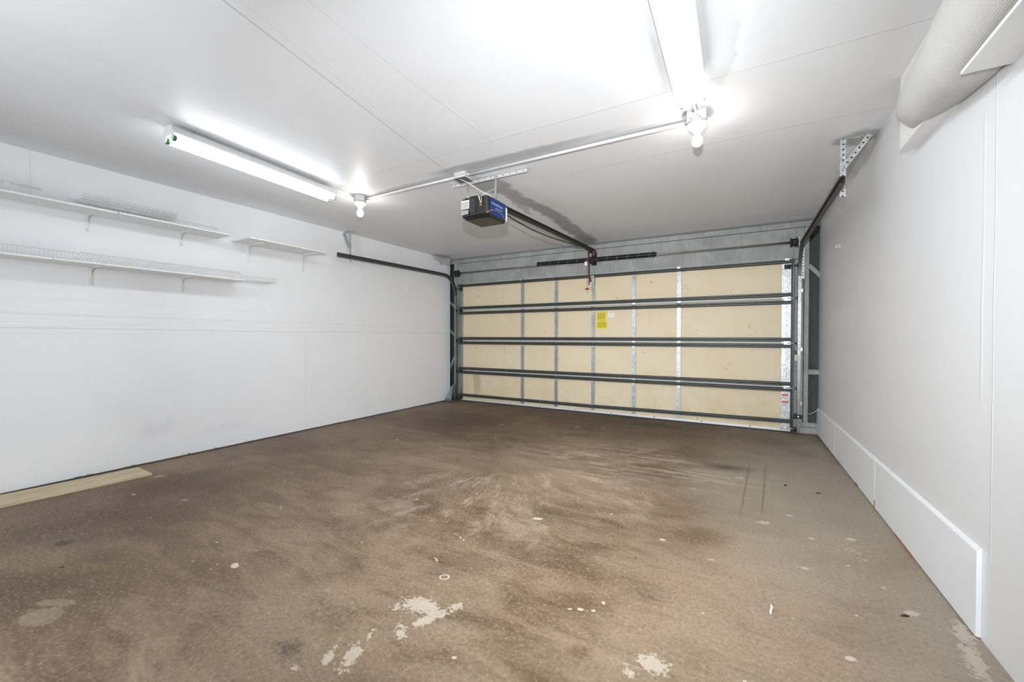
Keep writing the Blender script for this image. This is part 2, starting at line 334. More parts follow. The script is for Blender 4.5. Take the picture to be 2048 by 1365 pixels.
    ring = g.ss((rg + wm*0.6 - 0.85).abs(), 0.28, 0.10)*0.8
    c = g.mix(ws.max(hs).max(ring), g.vm('MULTIPLY', c, (0.81, 0.765, 0.69)), srgb(204, 192, 177))
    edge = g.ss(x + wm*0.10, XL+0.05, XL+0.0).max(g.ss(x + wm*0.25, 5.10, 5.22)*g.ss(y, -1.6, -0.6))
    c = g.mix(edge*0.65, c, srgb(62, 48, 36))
    g.col(c)
    g.lk(g.ss(n2, 0.3, 0.7, 0.50, 0.78), g.b.inputs['Roughness'])
    g.bump(n3*0.5 + n2*0.8 + n4*0.3, 0.35, 0.004)
    return g.m

def mat_timber_grey(name='grey_painted_timber', base=(0.34, 0.345, 0.335)):
    g = G(name, 0.7)
    p = g.pos()
    n = g.noise(p, 3, 5, 0.65, 0.5); f = g.noise(g.map(p, sc=(1, 1, 0.15)), 30, 3)
    c = g.mix(g.ss(n, 0.3, 0.7), tuple(v*0.82 for v in base), tuple(v*1.12 for v in base))
    kn = g.ss(g.vor(g.map(p, sc=(1, 1, 1.3)), 4.2), 0.10, 0.03)*g.ss(g.noise(p, 2, 1), 0.45, 0.52)
    c = g.mix(kn*0.75, c, (0.05, 0.05, 0.05)); c = g.mix(g.ss(f, 0.45, 0.7)*0.25, c, tuple(v*0.5 for v in base))
    g.col(c); g.bump(f*0.5 + n, 0.4, 0.004)
    return g.m

def mat_tan():
    g = G('tan_insulation_panel', 0.55)
    p = g.pos(); x, y, z = g.xyz(p)
    n = g.noise(p, 2.0, 4, 0.6); s = g.ss(g.noise(g.map(p, sc=(1, 1, 1)), 22, 3, 0.6), 0.62, 0.74)*g.ss(g.noise(p, 3, 2), 0.45, 0.6)
    c = g.mix(g.ss(n, 0.3, 0.75), srgb(215, 201, 174), srgb(211, 194, 161))
    c = g.mix(s*0.55, c, srgb(140, 112, 76))
    low = g.ss(z + (g.noise(p, 5, 4)-0.5)*0.5, 0.75, 0.05)
    c = g.mix(low*g.ss(g.noise(p, 5, 4, 0.7), 0.35, 0.8)*0.35, c, srgb(158, 140, 92))
    st = g.ell(g.vm('ADD', p, g.vm('SCALE', g.noise(p, 6, 3, color=True), sc=0.08)), 0.40, 0.40, 0.10, 0.32, 0, 0.5, 0.55, 'xz')
    c = g.mix(st*0.7, c, srgb(120, 102, 74))
    g.col(c); g.bump(g.noise(p, 130, 2), 0.1, 0.002)
    return g.m

def galv(name, c=(0.42, 0.43, 0.43), rough=0.42, metal=0.75, holes=None):
    """zinc with spangle; holes = (column offsets, pitch, radius) punched along local z"""
    g = G(name, rough, metal)
    o = g.obj(); p = g.pos()
    sp = g.vor(p, 90, out='Color'); spx = g.xyz(sp)[0]
    cc = g.mix(spx, tuple(v*0.72 for v in c), tuple(min(1, v*1.3) for v in c))
    cc = g.mix(g.ss(g.noise(p, 4, 4, 0.6), 0.45, 0.75)*0.35, cc, tuple(v*0.45 for v in c))
    if holes:
        x, y, z = g.xyz(o)
        a, b = (x, z) if holes[3] == 'xz' else ((y, z) if holes[3] == 'yz' else (y, x))
        m = None
        for k, (dx, ph) in enumerate(holes[0]):
            fz = (g.math('PINGPONG', b + ph + 50.0, holes[1]/2.0)) - holes[1]/4.0 + holes[1]/4.0
            d = g.vm('LENGTH', g.comb(a - dx, fz, 0.0))
            e = g.ss(d, holes[2]*1.15, holes[2]*0.85)
            m = e if m is None else m.max(e)
        cc = g.mix(m, cc, (0.012, 0.012, 0.012))
        g.lk(1.0 - m, g.b.inputs['Metallic']); g.lk((1.0 - m)*metal, g.b.inputs['Metallic'])
        g.lk(m*0.5 + rough, g.b.inputs['Roughness'])
    g.col(cc)
    g.bump(g.noise(p, 60, 2), 0.12, 0.002)
    return g.m

def emis(name, c, e):
    g = G(name, 0.4)
    g.b.inputs['Base Color'].default_value = (0.9, 0.9, 0.9, 1)
    g.b.inputs['Emission Color'].default_value = (*c, 1); g.b.inputs['Emission Strength'].default_value = e
    return g.m

def mat_carpet():
    g = G('carpet_pile', 0.95)
    o = g.pos(); x, y, z = g.xyz(o)
    # looped rows running along the roll
    arc = X(g, g.n('ShaderNodeAttribute', attribute_name='arc').outputs['Fac'])
    u = g.comb(y + (g.noise(o, 3, 2)-0.5)*0.02, arc + (g.noise(o, 2.5, 2)-0.5)*0.03, 0.0)
    rows = g.n('ShaderNodeTexBrick'); g.lk(u, rows.inputs['Vector'])
    for k, v in (('Scale', 1.0), ('Mortar Size', 0.0013), ('Mortar Smooth', 0.9), ('Brick Width', 0.0105), ('Row Height', 0.0078)): rows.inputs[k].default_value = v
    v = X(g, rows.outputs['Fac'])
    n = g.noise(o, 120, 3, 0.7)
    c = g.mix(n, srgb(196, 195, 191), srgb(224, 223, 219))
    c = g.mix(v*0.40, c, srgb(135, 133, 127))
    g.col(c); g.bump(n*0.6 - v*0.8, 0.7, 0.003)
    return g.m

def mat_ply():
    g = G('birch_plywood', 0.6)
    p = g.pos(); q = g.map(p, sc=(9, 0.7, 9))
    n = g.noise(q, 3.0, 5, 0.6, 0.8)
    c = g.mix(g.ss(n, 0.35, 0.7), srgb(206, 188, 158), srgb(184, 164, 132))
    c = g.mix(g.ss(g.noise(p, 5, 3), 0.55, 0.75)*0.4, c, srgb(150, 128, 96))
    g.col(c); g.bump(n, 0.15, 0.002)
    return g.m

def mat_spring():
    g = G('oiled_spring_steel', 0.4, 0.3); p = g.pos(); x, y, z = g.xyz(p)
    d = g.math('PINGPONG', x + z*(-0.35) + 20.0, 0.075)
    g.col(g.mix(g.ss(d, 0.0045, 0.0025)*g.ss(z, 2.225, 2.245)*0.8, (0.014, 0.014, 0.015), (0.20, 0.20, 0.20))); return g.m

Mt = dict(
    ceil=mat_ceiling(), wl=mat_wall_left(), wr=mat_wall_right(), conc=mat_concrete(), tgrey=mat_timber_grey(), tdark=mat_timber_grey('dark_framing_timber', (0.10, 0.103, 0.10)),
    sheath=mat_timber_grey('dark_sheathing', (0.075, 0.080, 0.078)),
    tan=mat_tan(), ply=mat_ply(), carpet=mat_carpet(),
    white=plain('white_gloss_paint', (0.80, 0.80, 0.79), 0.35), trimw=plain('white_trim_paint', (0.76, 0.76, 0.76), 0.5, bump=0.15),
    plinth=plain('painted_skirting_board', (0.80, 0.81, 0.835), 0.55, noise=0.05, sc=6, bump=0.3),
    wire=plain('white_coated_wire', (0.70, 0.70, 0.70), 0.4), raww=plain('bare_wood_edge', srgb(165, 105, 60), 0.7, noise=0.2),
    strut=galv('strut_galvanised', (0.060, 0.065, 0.059), 0.45, 0.35), zinc=galv('zinc_plated', (0.52, 0.53, 0.53), 0.36, 0.8),
    stile=galv('punched_stile', (0.40, 0.42, 0.42), 0.42, 0.85, ([(0.0, 0), (-0.011, 0.009), (0.012, 0.013)], 0.026, 0.0030, 'xz')),
    endst=galv('punched_end_stile', (0.46, 0.47, 0.47), 0.45, 0.80, ([(0.0, 0), (0.012, 0.013), (0.028, 0.02)], 0.030, 0.0034, 'xz')),
    edge=plain('pale_section_edge', (0.56, 0.54, 0.49), 0.5),
    perf=galv('perforated_angle', (0.55, 0.55, 0.55), 0.40, 0.55, ([(0.0, 0)], 0.036, 0.0058, 'xz')),
    perfy=galv('perforated_ceiling_angle', (0.55, 0.55, 0.55), 0.45, 0.4, ([(0.0, 0)], 0.060, 0.0045, 'yx')),
    trackd=plain('dark_track_steel', (0.115, 0.115, 0.115), 0.5, 0.5), trackz=galv('track_galvanised', (0.25, 0.255, 0.25), 0.34, 0.85),
    black=plain('black_plastic', (0.012, 0.012, 0.013), 0.32), blackm=plain('matt_black', (0.015, 0.015, 0.015), 0.6),
    blue=plain('blue_side_panel', srgb(14, 48, 112), 0.35), lens=plain('frosted_lens', (0.75, 0.75, 0.75), 0.3),
    rail=plain('black_rail_steel', (0.028, 0.028, 0.028), 0.45, 0.4), spring=mat_spring(),
    shaft=plain('shaft_steel', (0.45, 0.43, 0.38), 0.3, 0.9), red=plain('red_plastic', srgb(190, 28, 20), 0.5), orange=plain('orange_tag', srgb(120, 66, 28), 0.6),
    yellow=plain('yellow_label', srgb(222, 204, 40), 0.5), ink=plain('printed_ink', (0.05, 0.045, 0.03), 0.6), paper=plain('white_label', (0.78, 0.78, 0.76), 0.5), inkr=plain('red_ink', srgb(190, 60, 50), 0.6),
    boxz=plain('steel_box', (0.56, 0.56, 0.56), 0.5, 0.15, 0.12, 90), porc=plain('white_porcelain', (0.82, 0.80, 0.74), 0.25), cable=plain('white_cable', (0.75, 0.75, 0.73), 0.5),
    cablem=plain('black_cable', (0.02, 0.02, 0.02), 0.5), cord=plain('orange_cord', srgb(215, 150, 60), 0.5), green=plain('green_end_cap', srgb(20, 120, 45), 0.35),
    housing=plain('white_enamel_housing', (0.74, 0.74, 0.74), 0.3), sheet=plain('bluish_plastic_sheet', srgb(112, 130, 136), 0.35), lettr=plain('pale_lettering', srgb(150, 175, 215), 0.5),
    rubber=plain('black_rubber', (0.02, 0.02, 0.02), 0.7), leaf=plain('dry_leaf', srgb(60, 40, 22), 0.8), caulk=plain('dried_caulk', srgb(225, 220, 212), 0.6),
    tube=emis('fluorescent_glass', (0.90, 0.96, 1.0), TUBE_E), bulb=emis('lit_bulb_glass', (1.0, 0.97, 0.92), BULB_E), led=emis('green_led', (0.1, 1.0, 0.35), 12),
)

# ------------------------------------------------------------------ mesh builder
class MB:
    def __init__(s): s.v = []; s.f = []; s.sm = []
    def quad(s, pts, smooth=False):
        b = len(s.v); s.v += [tuple(p) for p in pts]; s.f.append(tuple(range(b, b+len(pts)))); s.sm.append(smooth)
    def raw(s, vs, fs, smooth=False):
        b = len(s.v); s.v += [tuple(p) for p in vs]
        for f in fs: s.f.append(tuple(i+b for i in f)); s.sm.append(smooth)
    def box(s, x0, x1, y0, y1, z0, z1, T=None):
        vs = [Vector((x, y, z)) for z in (z0, z1) for y in (y0, y1) for x in (x0, x1)]
        if T: vs = [T @ v for v in vs]
        s.raw(vs, [(0,2,3,1), (4,5,7,6), (0,1,5,4), (2,6,7,3), (0,4,6,2), (1,3,7,5)]); return s
    def bar(s, a, b, w, h, upv=(0,0,1)):
        a, b = Vector(a), Vector(b); t = (b-a).normalized(); sd = t.cross(Vector(upv))
        if sd.length < 1e-4: sd = t.cross(Vector((1,0,0)))
        sd.normalize(); n = sd.cross(t)
        vs = [q + sd*(i*w/2) + n*(j*h/2) for q in (a, b) for j in (-1, 1) for i in (-1, 1)]
        s.raw(vs, [(0,1,3,2), (4,6,7,5), (0,4,5,1), (2,3,7,6), (0,2,6,4), (1,5,7,3)]); return s
    def tube(s, pts, r, n=8, cap=True, smooth=True):
        pts = [Vector(p) for p in pts]; rs = r if isinstance(r, (list, tuple)) else [r]*len(pts)
        T0 = (pts[1]-pts[0]).normalized(); a = T0.cross(Vector((0,0,1)))
        if a.length < 0.05: a = T0.cross(Vector((1,0,0)))
        a.normalize(); vs = []; fs = []
        for i, p in enumerate(pts):
            t = (pts[min(i+1, len(pts)-1)] - pts[max(i-1, 0)]).normalized()
            a = (a - t*a.dot(t)).normalized(); b = t.cross(a)
            for k in range(n):
                q = 2*PI*k/n; vs.append(p + (a*math.cos(q) + b*math.sin(q))*rs[i])
        for i in range(len(pts)-1):
            for k in range(n):
                fs.append((i*n+k, i*n+(k+1)%n, (i+1)*n+(k+1)%n, (i+1)*n+k))
        s.raw(vs, fs, smooth)
        if cap: s.raw(vs[:n], [tuple(range(n-1, -1, -1))]); s.raw(vs[-n:], [tuple(range(n))])
        return s
    def lathe(s, prof, c, axis=(0,0,1), n=24, smooth=True):
        """prof = (radius, height along axis)"""
        c = Vector(c); ax = Vector(axis).normalized(); a = ax.orthogonal().normalized(); b = ax.cross(a)
        vs = []; fs = []
        for r, h in prof:
            for k in range(n):
                q = 2*PI*k/n; vs.append(c + ax*h + (a*math.cos(q)+b*math.sin(q))*max(r, 1e-4))
        for i in range(len(prof)-1):
            for k in range(n): fs.append((i*n+k, i*n+(k+1)%n, (i+1)*n+(k+1)%n, (i+1)*n+k))
        s.raw(vs, fs, smooth); return s
    def prism(s, prof, fn, a, b):
        """closed 2-D profile swept from station a to b; fn(u, v, t) -> point"""
        n = len(prof); vs = [fn(u, v, a) for u, v in prof] + [fn(u, v, b) for u, v in prof]
        fs = [(k, (k+1) % n, n+(k+1) % n, n+k) for k in range(n)] + [tuple(range(n-1, -1, -1)), tuple(range(n, 2*n))]
        s.raw(vs, fs); return s
    def build(s, name, mat, parent=None, origin=None, bevel=0, solid=0, subs=0):
        me = bpy.data.meshes.new(name)
        o = Vector(origin) if origin is not None else Vector((0,0,0))
        if origin is None and s.v:
            mn = [min(v[i] for v in s.v) for i in range(3)]; mx = [max(v[i] for v in s.v) for i in range(3)]
            o = Vector(((mn[0]+mx[0])/2, (mn[1]+mx[1])/2, mn[2]))
        me.from_pydata([tuple(Vector(v)-o) for v in s.v], [], s.f); me.validate(); me.update()
        for p, q in zip(me.polygons, s.sm): p.use_smooth = q
        me.materials.append(Mt[mat] if isinstance(mat, str) else mat)
        ob = bpy.data.objects.new(name, me); COL.objects.link(ob)
        if parent is not None:
            ob.parent = parent; ob.location = o - gloc(parent)
        else: ob.location = o
        import bmesh
        bm = bmesh.new(); bm.from_mesh(me); bmesh.ops.remove_doubles(bm, verts=bm.verts, dist=1e-6)
        bmesh.ops.recalc_face_normals(bm, faces=bm.faces); bm.to_mesh(me); bm.free()
        if bevel:
            md = ob.modifiers.new('bevel', 'BEVEL'); md.width = bevel; md.segments = 2; md.limit_method = 'ANGLE'
        if solid:
            md = ob.modifiers.new('solid', 'SOLIDIFY'); md.thickness = solid; md.offset = 0
        if subs:
            md = ob.modifiers.new('subsurf', 'SUBSURF'); md.levels = subs; md.render_levels = subs
        return ob
def gloc(o):
    l = Vector((0, 0, 0))
    while o is not None: l = l + Vector(o.location); o = o.parent
    return l
def tag(o, label=None, cat=None, group=None, kind=None):
    for k, v in (('label', label), ('category', cat), ('group', group), ('kind', kind)):
        if v: o[k] = v
    return o
def empty(name, loc, label=None, cat=None, group=None, kind=None):
    o = bpy.data.objects.new(name, None); COL.objects.link(o); o.location = loc; o.empty_display_size = 0.1
    return tag(o, label, cat, group, kind)
def box(name, dims, mat, parent=None, **k): return MB().box(*dims).build(name, mat, parent, **k)
def copy_tree(o, parent=None):
    c = o.copy(); COL.objects.link(c); c.parent = parent
    for ch in list(o.children): copy_tree(ch, c)
    return c

# ------------------------------------------------------------------ the room shell
def struct(o, label=None, cat=None): return tag(o, label, cat, kind='structure')
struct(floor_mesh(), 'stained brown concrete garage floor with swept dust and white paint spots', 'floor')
struct(box('ceiling', (-0.7, 5.7, -6.9, 0.30, H, H+0.12), 'ceil', origin=(0,0,0)), 'white painted ceiling with taped joints and bare grey patches', 'ceiling')
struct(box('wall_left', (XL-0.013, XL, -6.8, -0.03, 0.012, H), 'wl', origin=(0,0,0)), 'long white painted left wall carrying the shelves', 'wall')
m = MB()
def wrx(y): return 5.195 + (0.08-y)*0.00888
m.raw([(wrx(y)+d, y, z) for y in (-6.8, 0.08) for d in (0, 0.013) for z in (0.0, H)],
      [(0,1,5,4), (2,6,7,3), (0,2,3,1), (4,5,7,6), (1,3,7,5), (0,4,6,2)])
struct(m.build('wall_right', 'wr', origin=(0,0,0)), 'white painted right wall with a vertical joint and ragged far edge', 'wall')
struct(box('wall_back', (-0.7, 5.7, -6.9, -6.8, 0, H), 'trimw', origin=(0,0,0)), 'plain white wall behind the camera', 'wall')
# outer sheathing round the door opening, with returns either side
m = MB()
m.box(-0.60, -0.02, 0.19, 0.24, 0, H); m.box(4.96, 5.60, 0.19, 0.24, 0, H); m.box(-0.02, 4.96, 0.19, 0.24, 2.10, H)
m.box(-0.33, -0.30, -0.60, 0.19, 0, H); m.box(5.30, 5.33, -0.60, 0.19, 0, H)
struct(m.build('wall_front', 'sheath', origin=(0,0,0)), 'dark bare sheathing seen in the gaps beside the garage door', 'wall')
# header, plates and jamb boards
struct(box('trim_1', (-0.13, 5.043, 0.055, 0.10, 2.085, 2.452), 'tgrey'), 'wide grey header board above the garage door', 'header')
struct(box('trim_2', (-0.28, 5.19, 0.040, 0.10, 2.457, 2.522), 'tgrey'), 'narrow grey timber strip directly under the ceiling above the header', 'trim')
struct(box('trim_3', (4.952, 4.998, 0.062, 0.14, 0.06, 2.08), 'tgrey'), 'grey jamb board right beside the right door track', 'trim')
struct(box('trim_4', (5.003, 5.039, 0.052, 0.14, 0.13, 2.083), 'tgrey'), 'middle grey stud right of the garage door', 'trim')
struct(box('trim_5', (5.046, 5.090, 0.045, 0.14, 0.13, 2.452), 'tgrey'), 'outer grey stud right of the garage door, chipped on its right edge', 'trim')
struct(box('trim_6', (-0.135, -0.075, 0.02, 0.12, 0.02, 2.452), 'tgrey'), 'grey stud behind the left door track', 'trim')
struct(box('trim_7', (-0.073, -0.005, 0.060, 0.12, 0.02, 2.08), 'tgrey'), 'grey jamb board against the left edge of the garage door', 'trim')
struct(box('trim_8', (5.092, 5.295, 0.075, 0.15, 0.700, 0.760), 'tgrey', bevel=0.003), 'short grey nogging across the gap right of the studs', 'trim')
struct(MB().bar((5.09, 0.10, 2.00), (5.26, 0.10, 1.80), 0.05, 0.045).build('trim_9', 'tgrey'), 'grey diagonal brace high in the gap right of the studs', 'trim')
m = MB(); m.box(4.985, 5.30, 0.03, 0.19, 0.0, 0.072); m.box(4.99, 5.30, 0.05, 0.19, 0.074, 0.128)
struct(m.build('trim_10', 'tgrey', bevel=0.004), 'dusty sill blocks at the foot of the right studs', 'trim')
for i, (z0, z1, lab) in enumerate([(1.78, 1.66, 'highest'), (1.27, 1.14, 'middle'), (0.56, 0.82, 'lower, rising'), (0.22, 0.08, 'lowest')]):
    struct(MB().bar((-0.27, 0.07, z0), (-0.125, 0.07, z1), 0.04, 0.035).build('trim_%d' % (11+i), 'tgrey'), lab + ' grey diagonal brace in the gap left of the door', 'trim')
# boxed soffit along the top of the right wall
struct(MB().box(5.148, 5.262, -6.8, -2.985, 2.138, H-0.0005).build('trim_15', 'trimw', bevel=0.003), 'narrow white boxed soffit high on the right wall', 'soffit')
# skirting boards
def skirt(y0, y1, name, lab):
    t = 0.016
    m = MB(); zt0, zt1 = 0.300 - y0*0.009, 0.300 - y1*0.009
    vs = []
    for y, zt in ((y0, zt0), (y1, zt1)):
        x = wrx(y)
        vs += [(x+0.0, y, 0.006), (x-t, y, 0.006), (x-t, y, zt), (x-0.0, y, zt+0.012)]
    m.raw(vs, [(0,3,2,1), (4,5,6,7), (1,2,6,5), (2,3,7,6), (0,1,5,4), (0,4,7,3)])
    return struct(m.build(name, 'plinth', bevel=0.002), lab, 'baseboard')
skirt(-3.69, -2.337, 'baseboard_right', 'near length of the tall white skirting board on the right wall')
skirt(-2.332, -0.99, 'baseboard_right.001', 'middle length of the tall white skirting board on the right wall')
skirt(-0.985, 0.07, 'baseboard_right.002', 'far rough length of the tall white skirting board by the door')
m = MB(); m.box(wrx(-2.335)-0.0175, wrx(-2.335)-0.001, -2.346, -2.330, 0.0, 0.055)
m.box(wrx(-1.85)-0.018, wrx(-1.85)-0.001, -1.90, -1.82, 0.0, 0.018); m.box(wrx(-2.9)-0.018, wrx(-2.9)-0.001, -3.05, -2.75, 0.0, 0.010)
struct(m.build('trim_16', 'raww'), 'bare orange wood showing under the right skirting boards', 'trim')

# ------------------------------------------------------------------ sectional garage door
W = 4.937; ST = [W/2 + k*0.5972 for k in (-2, -1, 0, 1, 2)]; JT = [0.0, 0.533, 1.066, 1.600, 2.085]
door = struct(empty('door_1', (W/2, 0, 0)), 'closed tan panelled sectional garage door with galvanised struts', 'garage door')
ARC = 0.010
strut_prof = [(0, -0.030), (-0.010, -0.030), (-0.014, -0.022), (-0.048, -0.020), (-0.048, -0.006), (-0.042, 0.0), (-0.048, 0.006), (-0.048, 0.020), (-0.014, 0.022), (-0.010, 0.030), (0, 0.030)]
def strut(parent, z0, z1=None, zm=None, x0=0.012, x1=W-0.025):
    z1 = z0 if z1 is None else z1; m = MB()
    zs = [(x0, z0), (W/2, (z0+z1)/2 if zm is None else zm), (x1, z1)]
    n = len(strut_prof); vs = [(x, u, v*0.82+z) for x, z in zs for u, v in strut_prof]; fs = []
    for i in range(2): fs += [(i*n+k, i*n+(k+1) % n, (i+1)*n+(k+1) % n, (i+1)*n+k) for k in range(n)]
    fs += [tuple(range(n-1, -1, -1)), tuple(range(2*n, 3*n))]
    m.raw(vs, fs); m.build('strut', 'strut', parent)
secs = []
for i in range(4):
    z0, z1 = JT[i], JT[i+1]
    s = box('door_section', (0.0, W, 0.018, 0.052, z0+(0.004 if i else 0.012), z1-0.003), 'tan', door)
    secs.append(s)
    m = MB()
    m.box(0.02, W-0.02, 0.004, 0.018, z1+0.004, z1+0.030) if i < 3 else m.box(0.02, W-0.02, 0.0, 0.018, z1-0.03, z1-0.004)
    m.build('edge_channel', 'edge', s)
    zb, zt = z0+(0.03 if i == 0 else 0.0)+0.004, z1-0.004
    for x in ST:
        MB().box(x-0.025, x+0.025, -0.004, 0.019, zb, zt).build('stile', 'stile', s, origin=(x, 0, zb))
    for (a, b, nm) in ((0.012, 0.068, 'stile'), (W-0.118, W-0.026, 'endst')):
        MB().box(a, b, -0.006, 0.018, zb, zt).build('end_stile', 'stile' if a < 1 else 'endst', s, origin=((a+b)/2, 0, zb))
    MB().box(W-0.026, W+0.001, -0.002, 0.054, z0+0.004, z1-0.003).build('side_cap', 'rail', s)
    # hinges at the upper joint
    if i < 3:
        for x in ST:
            m = MB(); m.box(x-0.021, x+0.021, -0.009, -0.004, z1-0.012, z1+0.045); m.box(x-0.021, x+0.021, -0.009, -0.004, z1-0.07, z1-0.016)
            m.tube([(x-0.023, -0.014, z1-0.006), (x+0.023, -0.014, z1-0.006)], 0.0075, 8)
            m.build('hinge', 'zinc', s)
for i, (a, b) in enumerate([(None, 0.578), (0.512, 1.110), (1.035, 1.648), (1.560, 2.045)]):
    if a is not None: strut(secs[i], a-0.003, a+0.003)
    strut(secs[i], b, b+0.004)
strut(secs[0], 0.106, 0.136, 0.107)
# roller hinges on both edges
for i, z in enumerate([0.055, 0.533, 1.066, 1.600, 1.985]):
    for sd, xe in ((-1, 0.0), (1, W)):
        x0, x1 = (xe+0.012, xe+0.072) if sd < 0 else (xe-0.095, xe-0.028)
        m = MB(); m.box(x0, x1, -0.020, -0.006, z-0.028, z+0.028); m.box(x0, x1, -0.052, -0.020, z-0.004, z+0.004)
        xr = xe + sd*0.035
        m.tube([((x0+x1)/2, -0.052, z+0.006), (xr, -0.052, z+0.006)], 0.0055, 8)
        m.build('roller_hinge', 'blackm' if sd < 0 or i == 4 else 'zinc', secs[min(i, 3)])
        MB().lathe([(0.001, -0.010), (0.020, -0.010), (0.023, -0.005), (0.019, 0), (0.023, 0.005), (0.020, 0.010), (0.001, 0.010)], (xe+sd*0.038, -0.052, z+0.006), (1, 0, 0), 16).build('roller', 'black', secs[min(i, 3)])
# bottom retainer and seal
box('bottom_retainer', (0.02, W-0.02, -0.006, 0.030, 0.014, 0.046), plain('bright_retainer', (0.74, 0.74, 0.73), 0.35, 0.3), secs[0], bevel=0.002)
m = MB(); 
for x in (0.5, 1.05, 1.6, 2.2, 2.75, 3.35, 3.95, 4.5): m.lathe([(0.001, 0.004), (0.007, 0.003), (0.008, 0)], (x, -0.0065, 0.034), (0, -1, 0), 8)
m.build('retainer_screw', 'blackm', secs[0])
box('bottom_seal', (0.01, W-0.01, -0.004, 0.040, 0.0, 0.014), 'rubber', secs[0])
# bright top brackets and operator bracket
m = MB(); x = ST[2]; m.box(x-0.028, x+0.028, -0.056, -0.050, 1.93, 2.05); m.box(x-0.02, x-0.015, -0.10, -0.050, 1.93, 1.985); m.box(x+0.015, x+0.02, -0.10, -0.050, 1.93, 1.985)
m.build('arm_bracket', 'zinc', secs[3])
m = MB()
for x in (ST[0], ST[4], W-0.07): m.box(x-0.02, x+0.02, -0.054, -0.049, 2.055, 2.083); m.box(x-0.02, x-0.012, -0.05, 0.0, 2.058, 2.083)
m.build('top_bracket', 'zinc', secs[3])
# labels stuck to the door
def label_lines(parent, x0, x1, z0, z1, rows, mat='ink', y=0.0155, seed=1):
    rnd = random.Random(seed); m = MB(); h = (z1-z0)/rows
    for r in range(rows):
        z = z1 - (r+0.5)*h; x = x0
        while x < x1-0.004:
            wd = rnd.uniform(0.006, 0.018); m.box(x, min(x+wd, x1), y-0.0006, y, z-h*0.22, z+h*0.22); x += wd+0.004
    return m.build('print', mat, parent)
m = MB(); m.raw([(2.520, 0.0165, 1.258), (2.680, 0.0165, 1.262), (2.680, 0.0165, 1.372), (2.650, 0.0165, 1.385), (2.678, 0.0165, 1.44), (2.680, 0.0165, 1.512), (2.655, 0.0165, 1.516), (2.520, 0.0165, 1.514)], [(0,1,2,3,4,5,6,7)])
lb = m.build('warning_label', 'yellow', secs[2], solid=0.001)
label_lines(lb, 2.528, 2.66, 1.500, 1.510, 1, seed=3); label_lines(lb, 2.55, 2.64, 1.377, 1.392, 1, seed=4)
label_lines(lb, 2.528, 2.650, 1.402, 1.490, 8, y=0.0155, seed=5); label_lines(lb, 2.528, 2.665, 1.275, 1.365, 8, seed=6)
lb = MB().box(2.698, 2.776, 0.0160, 0.0170, 1.428, 1.512).build('notice_label', 'paper', secs[2])
label_lines(lb, 2.712, 2.762, 1.482, 1.504, 1, 'inkr', seed=8); label_lines(lb, 2.705, 2.770, 1.450, 1.458, 1, 'ink', seed=9)
for z in (0.345, 0.43):
    lb = MB().box(W-0.112, W-0.04, -0.0075, -0.0065, z-0.03, z+0.03).build('notice_label', 'paper', secs[0])
    MB().box(W-0.110, W-0.042, -0.0085, -0.0075, z+0.010, z+0.028).build('print', 'inkr', lb); label_lines(lb, W-0.108, W-0.045, z-0.026, z+0.004, 3, y=-0.0078, seed=int(z*100))

